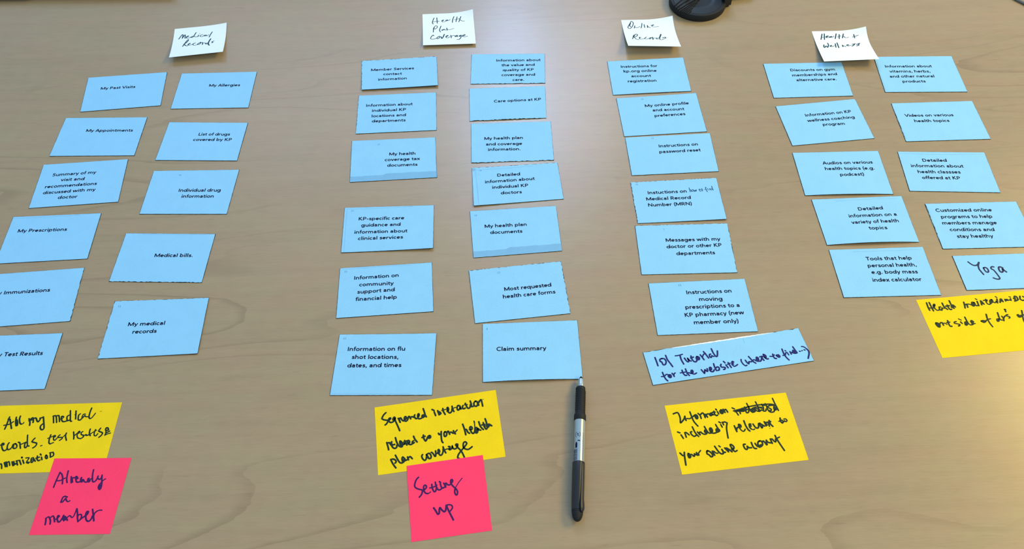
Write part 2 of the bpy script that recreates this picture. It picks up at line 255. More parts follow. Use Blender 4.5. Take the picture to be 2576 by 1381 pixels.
'G1': {"c":[[512.07,920.18,0.8],[618.82,917.11,0.8],[616.56,845.0,0.8],[507.97,848.88,0.8]],"bow":0,"text":[["Information about",990,3147,6903,3182],["vitamins, herbs,",1378,4577,6472,4644],["and other natural",1174,6015,6736,6014],["products",2538,7428,5384,7413]],"lines":[[131,1749,113,9729]]},
'G2': {"c":[[509.82,826.85,0.8],[616.64,826.89,0.8],[616.37,756.83,0.8],[508.64,756.84,0.8]],"bow":0,"text":[["Videos on various",1048,3692,6888,3909],["health topics",1907,5189,6093,5351]],"lines":[[-12,1512,100,9450]]},
'G3': {"c":[[492.61,739.3,0.8],[599.98,733.57,0.8],[596.24,666.88,0.8],[488.3,673.65,0.8]],"bow":0,"text":[["Detailed",2515,2574,5309,2524],["information about",1011,4019,6955,3954],["health classses",1563,5524,6385,5476],["offered at KP",1850,6999,6105,6976]],"lines":[[97,471,3889,649,9650,472]]},
'Y2': {"c":[[-145.86,401.83,0.17],[-20.54,418.07,0.17],[-11.69,343.4,0.17],[-137.19,327.89,0.17]],"bow":0,"ink":[[1.85,892,1053,708,1334,580,1695,558,1887,674,2063,868,2191,1028,2278,973,2547,872,2781,776,2885],[1.85,1075,2269,1195,2170,1247,2009,1179,1947,1092,2099,1094,2405,1226,2638,1389,2617,1510,2475],[1.85,1553,1917,1606,2064,1589,2234,1490,2382,1429,2278,1455,2066,1553,1917,1579,2187,1624,2550,1762,3240,1906,4056],[1.85,1859,2176,1998,2826],[1.85,1937,2285,1965,2773],[1.85,1927,2239,2057,2186,2140,2472,2248,2676,2343,2636],[1.85,2346,2571,2493,2393,2492,2129,2399,2104,2343,2352,2387,2714,2501,2766,2615,2557,2662,2263],[1.85,2650,2260,2749,2134,2861,2537],[1.86,2822,2351,2967,2237,3102,2361],[1.86,3210,2018,3159,2223,3234,2551,3324,2619,3446,2499],[1.86,3447,2477,3554,2199,3541,1954,3469,2000,3432,2298,3486,2663,3647,2707,3817,2578],[1.86,3950,2241,3833,2231,3777,2435,3863,2590,3987,2449],[1.86,3926,1263,3995,1791,4044,2245,4121,2573],[1.86,3827,2361,4037,2375],[1.87,4637,1590,4792,1787],[1.86,4792,2008,4879,2582],[1.86,5081,1888,5163,2549],[1.86,5098,2003,5253,2178,5312,2392,5175,2530],[1.86,5163,2109,5218,2388],[1.87,5516,1675,5520,2030,5652,2616],[1.25,5407,1955,5741,1878],[1.87,5840,2205,5968,2019,5942,1658,5870,1683,5871,2081,5969,2416,6082,2491,6213,2262,6257,1921],[1.87,6280,1528,6301,1977,6383,2375],[1.12,6353,1903,6477,1804,6630,1810],[1.87,6909,1700,6776,1552,6677,1814,6690,2171,6780,2240,6915,1967,6923,1659,6942,2107,7025,2108],[1.87,7170,1682,7107,1931,7186,2173,7332,2103],[1.88,7379,1383,7446,1802,7519,2131,7632,2215,7740,2014,7786,1672],[1.38,7295,1583,7529,1624],[1.88,7798,1141,7859,1647,7847,1999,8025,2003],[1.88,8217,1277,8081,1530,8089,1932,8257,2066,8386,1746,8329,1375,8217,1277],[1.88,8419,1444,8441,1983],[1.88,8430,1625,8598,1269,8698,1207,8736,1664,8758,2180],[1.88,8363,1562,8536,1475],[0.57,8808,1170,8901,1195],[1.86,822,5527,894,6137,936,6610],[1.86,866,5602,1003,5597,1115,5669],[1.86,1213,5505,1191,5795,1265,5984,1437,5966],[1.86,1047,5672,1193,6091,1296,6412,1451,6538,1581,6405,1603,6116],[1.86,1529,4995,1599,5608,1737,6194,1911,6451,2027,6398,2025,6145],[1.86,1984,5712,1874,5598,1860,5974,1943,6207,2058,6196,2221,6113],[1.86,1983,5754,2083,6118],[1.86,1889,5813,1994,6053],[1.86,2241,5611,2297,5923,2396,6307],[1.87,2163,5844,2421,5702],[1.86,2200,6065,2318,5970],[1.86,2454,6007,2615,6008,2602,5751,2513,5684,2461,5840,2517,6150,2670,6318,2810,6271],[1.86,2943,5842,2847,5943,2859,6199,2989,6108],[1.87,2972,5170,3065,5663,3219,6085],[1.87,3754,5210,3757,5636,3873,6091,3970,5990,4055,5673,4158,5446],[1.87,3635,5540,3883,5415],[1.87,4206,5416,4116,5605,4187,5794,4307,5699,4296,5462,4206,5416],[1.87,4173,5599,4287,5630],[1.82,1057,8096,1215,8754,1408,9336],[1.83,1058,8055,1262,8047,1435,8278,1448,8529,1365,8650],[1.83,1438,7535,1596,8197,1737,8646,1891,8769,2030,8682],[1.83,2002,7934,1938,8123,1967,8543,2101,8578,2137,8258],[1.83,2002,7934,2138,8217,2196,8480,2311,8428],[1.83,2020,8351,2127,8503],[1.83,2372,8032,2434,8461],[1.83,2397,8245,2576,8044,2732,8375],[1.88,4965,5268,5024,5476,5168,5366],[1.87,5196,5074,5161,5704,5168,6426,5244,6720],[1.88,5479,5193,5401,5428,5421,5816,5534,5847,5615,5570,5591,5265,5479,5193],[1.88,5657,5326,5758,5182,5846,5654],[1.88,5823,5456,5978,5369,6128,5580],[1.88,6174,5208,6222,5562,6305,5712],[1.88,6128,5580,6298,5455],[1.46,6298,5455,6477,5182],[1.89,6965,4453,7057,5188,7117,6057],[1.88,7095,5326,7212,5315,7301,5723,7426,5927],[1.89,7464,5361,7648,5389,7677,5139,7583,4985,7503,5135,7543,5574,7634,5940,7745,6012,7856,5743,7914,5246],[1.53,7901,4251,7921,4472],[1.16,7921,4472,7912,4944,7897,5498],[1.89,8031,5234,7919,5504,7933,5977,8050,5965,8114,5556,8031,5234,8148,5565,8347,5704],[1.89,8000,5354,7965,5858],[1.89,8091,5379,8199,5493],[1.89,8274,4438,8363,5151,8559,5675],[1.89,8621,4660,8644,5140,8770,5646,8868,5586],[1.9,8493,4971,8728,4948],[1.89,8630,5008,8733,5207],[1.9,8812,4127,8881,4773,8883,5376,8998,5407],[1.9,8908,5039,9073,5019,9262,5306],[1.89,8922,5172,9103,5242],[1.77,3565,8009,3488,8196,3538,8580,3683,8865,3803,8733,3854,8375],[1.78,3855,8127,3949,8524,4076,8722,4194,8630,4210,8304,4112,7988,3975,7994,3855,8127],[1.77,3918,8227,4012,8623],[1.78,4255,7860,4361,8013,4520,8469,4598,8283,4603,7745],[1.77,4475,8457,4562,8521],[1.78,4608,8078,4788,8126,4912,7951,4882,7652,4812,7675,4813,8091,4930,8453,5069,8407,5181,8023,5215,7616],[1.78,4853,7769,4853,8185],[1.79,5220,7325,5285,7801,5386,8243],[1.31,5260,7836,5472,7725,5632,7726],[1.79,5651,7397,5762,7468,5725,7709,5655,7732,5715,7873,5832,7821,5937,7598,5949,7393,5977,7693,6104,7872,6245,7805,6348,7624],[1.79,6393,7259,6282,7209,6228,7341,6308,7530,6383,7424,6345,7665,6525,8087,6677,8583,6795,9233],[1.8,6298,7318,6391,7301],[1.79,6402,9335,6277,9138,6372,8710,6580,8309,6811,7913,7043,7515,7105,7280,7004,7065,6856,7214,6810,7746,6938,8072,7135,8207,7301,8126,7499,7908]]},
'Y3': {"c":[[152.7,394.16,0.17],[279.51,405.09,0.17],[286.32,330.73,0.17],[160.08,319.32,0.17]],"bow":0,"ink":[[1.72,527,1351,851,1221,955,1481,985,2093,915,2745,1107,2548,1297,2199,1391,1873],[1.71,1391,1873,1376,2301,1403,2522],[1.41,1370,2343,1547,2250,1700,2324,1884,2189,2045,2049],[1.71,1882,1321,1925,2068,2002,2815,2213,3521],[1.72,2045,2049,2239,1850,2366,1941,2385,2290,2291,2444,2219,2300,2207,1908],[1.72,2240,2002,2310,2318],[1.72,2498,1685,2617,1991,2639,2471],[1.72,2623,1949,2850,1691,2938,1883,2976,2410],[1.72,2955,1930,3069,1953,3167,2384],[1.72,3014,2159,3160,1972,3287,1910,3371,1971],[1.72,3037,2163,3161,2275],[1.72,3534,1830,3394,1976,3430,2200,3557,2139,3573,1882,3632,2111,3752,2092],[1.72,3440,1985,3547,2050],[1.72,3801,1623,3804,2059,3908,2297,4012,2232],[1.72,3661,1769,3873,1768],[1.73,3999,1336,4037,1474],[1.72,4069,1721,4130,2082],[1.73,4406,1527,4281,1720,4326,2035,4462,2062,4516,1725,4406,1527],[1.72,4363,1650,4437,1927],[1.73,4579,1475,4665,1973],[1.73,4614,1701,4781,1538,4877,1972],[1.73,4539,1729,4610,1875],[1.69,498,4042,661,4202],[1.68,710,4507,820,5032],[1.68,1050,4239,1068,4915],[1.68,1069,4264,1162,4262,1340,4635],[1.68,1608,4226,1506,4289,1532,4590,1692,4916,1867,4826],[1.69,1756,3535,1860,4404,2048,5010],[1.68,2053,4358,2194,4809],[1.68,2147,4504,2300,4409,2404,4641,2566,4800,2736,4751],[1.68,2153,4463,2206,4727],[1.69,2772,4209,2664,4229,2627,4475,2732,4623],[1.69,2712,3687,2821,4346,2951,4710,3140,4686],[1.69,2708,4323,2777,4633],[1.69,3082,4610,3242,4474,3232,4090,3154,3990,3061,4140,3088,4569,3220,4765,3452,4770,3612,4634],[1.69,3152,4159,3175,4460],[1.69,3677,4223,3574,4287,3561,4666,3702,4652],[1.69,3638,3576,3719,4105,3818,4507,3651,4684],[1.69,3657,4347,3722,4529],[1.7,3957,3256,4062,3406],[1.7,4045,3659,4099,4054],[1.7,4211,3351,4265,3747],[1.7,4220,3438,4399,3346,4560,3507],[1.69,4583,3512,4431,4165,4358,4913,4312,5703],[1.61,5329,1417,5488,1602],[1.6,5397,1868,5552,2074,5647,2572],[1.6,5829,1825,5852,2397],[1.61,5371,1885,5987,1726,6562,1536,7292,1420,7933,1418,8444,1478,8749,1629],[1.6,5468,2014,6187,1942,6672,1865],[1.6,5931,2064,6212,2078,6353,1800],[1.61,6334,1489,6412,1725],[1.6,6384,1894,6343,2279,6443,2387,6570,2194,6618,1767],[1.61,6594,991,6687,1781,6822,2377,7071,2297],[1.6,6651,1992,6924,1917,7107,2085,7261,2292,7436,2371],[1.6,6714,2180,7063,2208],[1.61,7334,898,7408,1576,7458,2244],[1.61,6915,1827,7173,1704,7409,1708,7676,1806],[1.6,6788,2020,7182,1925,7312,1996],[1.6,7414,1401,7398,2319,7632,2192,7763,2394,7930,2384,7997,2135],[1.61,7753,1360,7820,1792,7777,2178],[1.61,7592,1877,7806,2009],[1.6,8066,1335,8117,1720,8111,2159,8204,2571,8394,2697,8576,2604,8659,2270],[1.6,8150,2342,8317,2463,8400,2261,8293,2064,8194,1956],[1.61,8094,1848,8361,1682,8643,1695,8879,1832],[1.61,7780,1476,8002,1565],[1.61,8779,659,8833,1425,8894,2011,8940,2547],[1.61,8711,1842,8628,2176,8705,2411,8841,2308,8856,1959],[1.6,8727,2021,8773,2294],[1.6,5587,1863,6216,1772],[1.61,6093,1660,6480,1607],[1.81,5078,4060,5119,4664,5146,4924],[1.81,5164,4673,5256,4394,5424,4301],[1.39,5421,4385,5570,4331],[1.82,5570,4331,5589,4078,5474,3927,5424,4087,5462,4564],[1.39,5462,4564,5549,4879,5670,4988,5781,4884,5846,4706],[1.82,5491,4101,5525,4322],[1.81,5944,3486,5981,4244,6072,4816,6172,5049],[1.39,6218,4506,6410,4332],[1.82,6407,4075,6287,4093,6263,4515,6333,4785],[1.27,6333,4785,6474,4920,6604,4840],[1.82,6319,4185,6381,4368],[1.82,6588,4112,6691,4603,6805,4754,6939,4653,7043,4119],[1.82,7152,4098,7051,4206,7109,4346,7195,4791,7298,4471,7167,4144],[1.82,7183,4190,7312,4388,7441,4585],[1.82,7527,3960,7584,4572],[1.82,7596,4103,7800,4145,7825,4664],[1.82,7558,4053,7674,4462],[1.82,7945,3852,7966,4394,8088,4761],[1.82,7739,4090,8033,4021],[0.54,7778,4995,7857,4948],[1.82,8869,3674,8839,3971,8840,4229,8923,4418,9020,4266,9156,4165],[1.4,8692,4134,8975,3998],[1.4,9134,3901,9277,3888,9353,4119,9250,4292,9107,4176,8998,4132],[1.53,4318,7301,4419,7528,4577,7684,4733,7572],[1.77,5499,6840,5359,6853,5334,7138,5392,7480,5489,7583,5583,7437,5597,7151],[1.77,5608,7153,5708,7380,5908,7421],[1.78,6008,6695,6038,7200,6116,7547,6265,7619],[1.78,6668,6622,6522,6801,6468,7247,6544,7469,6786,7271,6865,6954,6802,6650,6668,6622],[1.78,6278,6876,6387,7313,6551,7430],[1.78,6512,7256,6756,7181],[1.78,6841,6825,6981,6687,7072,6956,7134,7259],[1.78,7237,6614,7191,6938,7186,7228],[1.78,7218,6652,7347,6970,7541,7052],[1.78,7567,6514,7616,7150],[1.79,7575,6600,7701,6542,7807,6856,7901,6980,7992,6727],[1.78,8027,6084,8058,6489,8188,7310,8373,8321],[1.43,7940,6633,8125,6503,8334,6378],[1.82,264,7036,426,7416,543,7399],[1.81,611,7005,547,7604,481,8763],[1.82,888,7225,842,7461,873,7793,979,7774,1030,7499,949,7278],[1.82,931,7397,935,7683],[1.47,1008,7495,1137,7398,1234,7663],[1.82,1370,7364,1301,7677,1218,7619],[1.82,1549,7237,1546,7564,1679,7591],[1.82,1358,7444,1486,7511],[1.41,1596,7533,1727,7274,1905,7003],[1.82,1520,7436,1669,7507],[1.82,2433,7152,2362,7240,2346,7564,2477,7754,2573,8019,2718,7967,2723,7641,2573,7283,2433,7152],[1.82,2801,7289,2892,7880],[1.53,2801,7289,2928,7356,3030,7582,3179,7653],[1.83,3085,6646,3261,7424,3433,7787,3601,7740,3609,7331],[1.83,3572,7200,3648,7585,3778,7633],[1.6,3417,6652,3496,6813],[1.83,3826,7046,4032,7623],[1.83,3960,7073,4128,7314,4298,7678],[1.83,3941,7193,4058,7464],[1.83,4341,7275,4503,7267,4549,6987,4416,6670,4314,6732,4376,7200,4457,7546,4549,7688]]},
'P1': {"c":[[-462.85,355.51,0.42],[-385.45,353.72,0.42],[-387.59,277.21,0.17],[-464.66,278.43,0.17]],"bow":0,"ink":[[1.58,1328,1904,1265,2409,1188,2988,1130,3907],[1.35,1341,1944,1625,2141],[1.58,1625,2141,1894,2648,2109,3458],[1.34,1238,3027,1681,3031,1954,2841,2239,2690],[1.58,2328,1718,2379,2303,2484,2885,2665,3291],[1.57,2958,2503,3081,2968,3212,3335],[1.58,3103,2737,3227,2661,3524,2663],[1.57,3164,2815,3330,3240],[1.4,3619,2858,3855,2783],[1.57,3880,2744,3662,2510,3556,2528,3645,2819,3836,3207,4143,3249,4329,3135],[1.57,4327,2633,4262,2787,4378,3174,4568,3195,4593,2906],[1.4,4630,2906,4869,3217,5176,3259],[1.57,5323,2758,5198,2835,5264,3183,5486,3185,5517,2915],[1.57,4348,2826,4454,3059],[1.57,5295,2913,5426,3107],[1.58,5556,1591,5620,2256,5760,2801,5880,3150,6087,3230,6290,3039,6374,2691],[1.28,5517,2915,5745,2685],[1.58,6381,2458,6422,2730,6694,2907,6866,2735,6866,2346],[1.56,6866,2346,6995,2930,7161,3510,7204,4047,7081,4256,6862,4005,6862,3622],[1.28,6862,3622,7084,3240,7239,3010,7451,2849],[1.56,7021,3662,7046,4007],[1.54,3277,5218,2952,5109],[1.54,2952,5109,2740,5250,2687,5662,2660,5867],[1.54,2660,5867,2885,5832,3066,5479],[1.54,3066,5479,3153,5405,3307,5669],[1.31,3307,5669,3536,5821,3756,5711],[1.67,1447,7925,1547,8291,1615,8726],[1.4,1423,7962,1695,7746,1875,7858],[1.67,1875,7858,2100,8225,2203,8661],[1.4,1983,7859,2238,7643,2452,7865],[1.67,2452,7865,2668,8378],[1.29,2666,8087,2908,7944,3044,7690],[1.68,3044,7690,2877,7615,2838,7834,2982,8236,3202,8421,3372,8278,3486,7951],[1.68,3552,7586,3546,7916,3798,8265],[1.68,3558,7952,3706,7735,3932,7884,4213,8216],[1.68,3715,7881,3939,8139],[1.29,4015,7921,4322,7633,4642,7856,4825,7749,4908,7309,4932,6793],[1.68,4957,6756,5197,7313,5363,7865,5595,8397],[1.45,5366,7756,5439,7518,5728,7522,5846,7798,5775,8163,5595,8397],[1.68,5775,8163,6048,7874,6282,7694],[1.68,6293,7731,6495,7439,6522,7163,6336,7143,6289,7474,6481,8062,6724,8339,6976,8342,7147,8071,7184,7705],[1.68,6955,6854,7239,7522,7546,8331],[1.46,7378,8001,7351,7413,7580,7084],[1.24,7580,7084,7874,6977,8164,6980],[1.68,6390,7328,6383,7548]]},
'P2': {"c":[[-109.57,336.64,0.42],[-34.28,345.81,0.42],[-25.76,269.78,0.17],[-101.23,261.11,0.17]],"bow":0,"ink":[[1.66,1439,1787,1183,2003,970,2401,863,2890,1028,3186,1383,3394,1741,3544,1804,3688,1662,4128,1346,4444],[1.65,1919,3629,2189,3476,2355,3231,2262,2992,2075,3014,1981,3291,2020,3759,2219,4058,2471,4134],[1.14,2471,4134,2658,4085,2823,3956],[1.66,3058,2988,3077,3455,3256,3982,3481,3939,3603,3572,3580,3182],[1.43,2765,3427,3080,3417,3534,3291,3691,3179],[1.66,3521,2766,3604,3341,3788,3793,4040,3869,4236,3744],[1.66,4148,3035,4222,3472,4388,3690,4694,3581],[1.67,4060,2769,4197,2906],[1.66,4591,3062,4714,3352,4782,3633],[1.66,4724,3237,4884,3106,5050,3325,5303,3401,5498,3295],[1.66,4654,3188,4817,3445],[1.66,5540,3243,5752,2964,5699,2742,5546,2778,5481,3079,5566,3363,5826,3750,6092,4059,6237,4465,6128,4830,5950,4766,5877,4373,5994,3929],[0.97,6016,3894,6166,3685,6547,3200,7003,2743],[1.67,5613,2865,5587,3134],[1.84,3056,6111,3308,6597,3494,6978,3684,6875,3739,6436,3850,6209,4041,6518,4309,6781,4502,6660,4610,6265,4651,6008],[1.83,4669,6011,4806,6518,5097,7305,5358,7989],[1.51,4651,6008,5001,5984,5318,6106,5402,6381,5270,6624,5030,6849]]},
'S1': {"c":[[-483.52,1026.98,0.15],[-408.19,1035.09,2.5],[-398.38,960.62,10.0],[-472.98,952.71,9.1]],"bow":0,"ink":[[1.44,1054,3494,1538,2216,1759,2253,1693,3362],[1.44,1693,3362,2138,2222,2214,3405],[1.12,2214,3405,2509,3359],[1.44,2482,3058,2843,2828,2780,2720,2473,2959,2509,3359],[1.12,2509,3359,2896,3428,3320,3305],[1.45,3673,2974,3311,3205,3546,3395,3839,3003],[1.44,4209,1809,3839,3003],[1.12,3839,3003,4188,3262,4622,3240],[1.45,4775,2776,4626,3291],[0.77,4873,2288,4960,2341],[1.12,5563,2721,5190,2849,5056,3219,5452,3390,5815,3159],[1.45,6243,3041,5808,3059,5934,3279,6251,3140],[0.89,6251,3140,6378,3361,6728,2935],[1.44,7308,2181,7054,2898,6825,3841],[1.49,2075,6288,2279,5440],[1.13,2279,5440,2695,4190],[1.7,2891,3975,2880,4427,2566,5082,2279,5440],[1.49,2279,5440,2557,6015,2906,6241],[1.04,2906,6241,3196,5930],[1.15,3074,5802,3416,5451,3300,5377,3008,5684,3207,6037,3736,5931,4012,5985],[1.49,4394,5483,4078,5579,3902,5963],[1.04,3902,5963,4317,6309,4840,6148],[1.5,4917,5847,5361,5409,5304,5922,4950,6170,4818,5932],[1.5,5437,5633,5758,5591,5778,6335],[1.16,5779,5805,6155,5773,6408,6140],[1.51,6828,6011,6442,5935,6419,6249,6844,6174],[1.97,7180,4514,6898,5602,6926,6458,7127,6844],[1.16,7908,5378,7495,5613,7736,5872,7486,6088],[1.5,7495,5613,7741,5926]]},
'S2': {"c":[[-120.93,1044.47,0.15],[-46.16,1045.13,6.0],[-41.79,969.76,3.9],[-116.97,969.17,4.1]],"bow":0,"ink":[[1.3,2263,1320,2082,1858,1895,2765,2054,3235],[1.3,2802,1259,2845,3003],[0.97,2011,2587,2577,2436,3254,2382],[1.3,3819,2322,4106,2155,3996,2057,3763,2319,3868,2601],[0.86,3868,2601,4261,2623,4607,2367],[1.3,4898,2064,4556,2180,4663,2370,4950,2205],[0.86,4950,2205,5060,2304,5410,1964],[1.28,6178,1141,5917,2007,5797,2950],[1.27,6796,1309,6507,2778],[0.85,6251,2128,7224,1881],[1.26,7534,1331,7067,2869],[1.05,7260,2318,7537,2433],[0.83,7537,2433,7752,2671,8201,2716],[1.3,2255,4449,2075,5090,2034,5833],[1.08,2025,4808,2260,4171,2547,3817,2822,4018,2756,4478,2357,4920],[1.3,3551,3967,3240,5249,3420,5865],[1.3,4137,5021,3685,5275,3738,5371,4190,5117,4351,5312],[1.3,4648,4678,4682,5424],[0.97,4695,4960,4857,5155],[0.76,4857,5155,5357,5184,6008,4849],[1.3,2096,7053,1935,6809,1538,7490],[1.08,1538,7490,1504,8005,2023,8128,2688,7837],[1.3,3029,7293,2690,7743,2794,8031,3129,7768,3249,7306,3029,7293],[1.62,3467,7412,3619,7984,3907,7437,4121,6653],[1.3,4402,7465,4795,7206,4799,7066,4462,7281,4450,7749],[0.97,4450,7749,4776,7861,5172,7509],[1.3,5352,7050,5435,7899],[0.97,5450,7431,5734,7166,6120,7187],[1.3,6563,7119,6168,7378,6271,7571,6615,7216,6601,7589],[1.3,7336,7116,6941,7328,7044,7521,7334,7163,7249,7907,6896,8498],[1.08,6896,8498,6484,8521],[1.3,7542,7455,8049,7203,8005,6967,7605,7272,7594,7552],[0.97,7594,7552,7974,7667,8557,7560]]},
'S3': {"c":[[170.01,1017.42,0.15],[244.07,1016.36,6.0],[245.19,941.02,11.5],[171.41,943.2,13.8]],"bow":0,"ink":[[1.43,1703,1136,1447,1805,1583,2256],[1.21,1900,486,1510,1321,1032,2391,1145,2801,1480,2810,1981,2018,2249,1058,2113,586,1872,486],[1.23,2442,1933,2213,2779],[1.01,2332,2327,2577,2586,3031,2548],[0.78,3031,2548,3422,2160],[1.22,3928,1158,3786,1973,3533,2764],[1.22,4295,1551,4281,2633],[1.22,4898,1862,4811,2648],[1.11,4891,2106,5056,2507,5368,2669],[1.2,5587,1945,6038,1926,6114,1790,5823,1864,5767,2246],[0.76,5767,2246,6120,2509,7041,2332],[2.16,1782,5410,1569,6100],[1.34,1569,6100,1288,6872],[1.31,1714,5868,2109,5076,2441,5081,2357,5645,1718,6218],[1.1,1718,6218,2032,7054,2500,7235],[1.58,2712,6225,2676,6814],[1.33,2767,6225,2970,6343],[0.98,2676,6814,2924,6993,3504,6815],[1.33,4047,6176,3707,6580,3614,6815],[0.97,3614,6815,4036,6934,4396,6758],[0.59,4364,5645,4390,5690],[1.33,4848,6353,4516,6700,4643,6934,5014,6354],[1.57,5226,6241,5183,7169],[0.96,5233,6701,5538,6529,5924,6531],[1.32,6356,6590,5970,6588,5911,6934,6242,6934],[2.0,7013,5149,6541,6476],[1.32,6541,6476,6505,7167],[0.97,6505,7167,6788,7282,7104,7050],[1.54,7120,6479,7684,6257,7680,6594],[1.08,7680,6594,7104,7050]]},
'S4': {"c":[[439.43,979.57,0.15],[514.52,978.26,7.0],[511.19,902.95,11.4],[436.89,904.64,8.6]],"bow":0,"ink":[[1.57,1773,881,1216,2578],[1.57,2225,806,1862,2600],[0.95,1463,1946,2077,1875],[1.58,2303,1837,2730,1624,2760,1490,2396,1659,2371,2021],[0.95,2371,2021,2802,2034,3221,1865],[1.58,3423,1690,3025,1769,3092,1952,3403,1780],[0.95,3403,1780,3470,1964,3875,1614],[1.58,4448,871,3943,2392],[1.58,4966,1114,4696,2418],[0.94,4462,1905,5198,1529],[1.56,5774,996,5338,2217],[1.15,5447,1859,5733,1788,5864,2158],[0.73,5864,2158,6172,2225,6538,2031],[1.49,7606,1391,7580,2390],[0.98,7228,2054,7791,1907,8387,1705],[1.62,1359,4319,1202,4985,1304,5232],[1.62,1304,5232,1696,4717,1846,5208],[1.61,1846,5208,2167,4544,2186,3780],[1.62,2429,4797,2646,4564,2741,4617,2417,4845],[0.97,2417,4845,2636,5049,3262,4687],[1.62,3558,4024,3396,5231],[1.62,3947,3753,3889,5402],[1.63,4772,4558,4744,5096],[1.09,4828,4658,5044,4863,5261,5169],[1.63,5543,4591,5862,4605,5846,4458,5543,4591],[0.98,5543,4591,5681,4892,6381,4677],[1.62,7259,4183,6680,4349],[1.63,7023,4268,6949,4555,6464,4977],[1.61,8118,4082,7464,4433],[1.63,7885,4260,7773,4690,7338,4917]]},
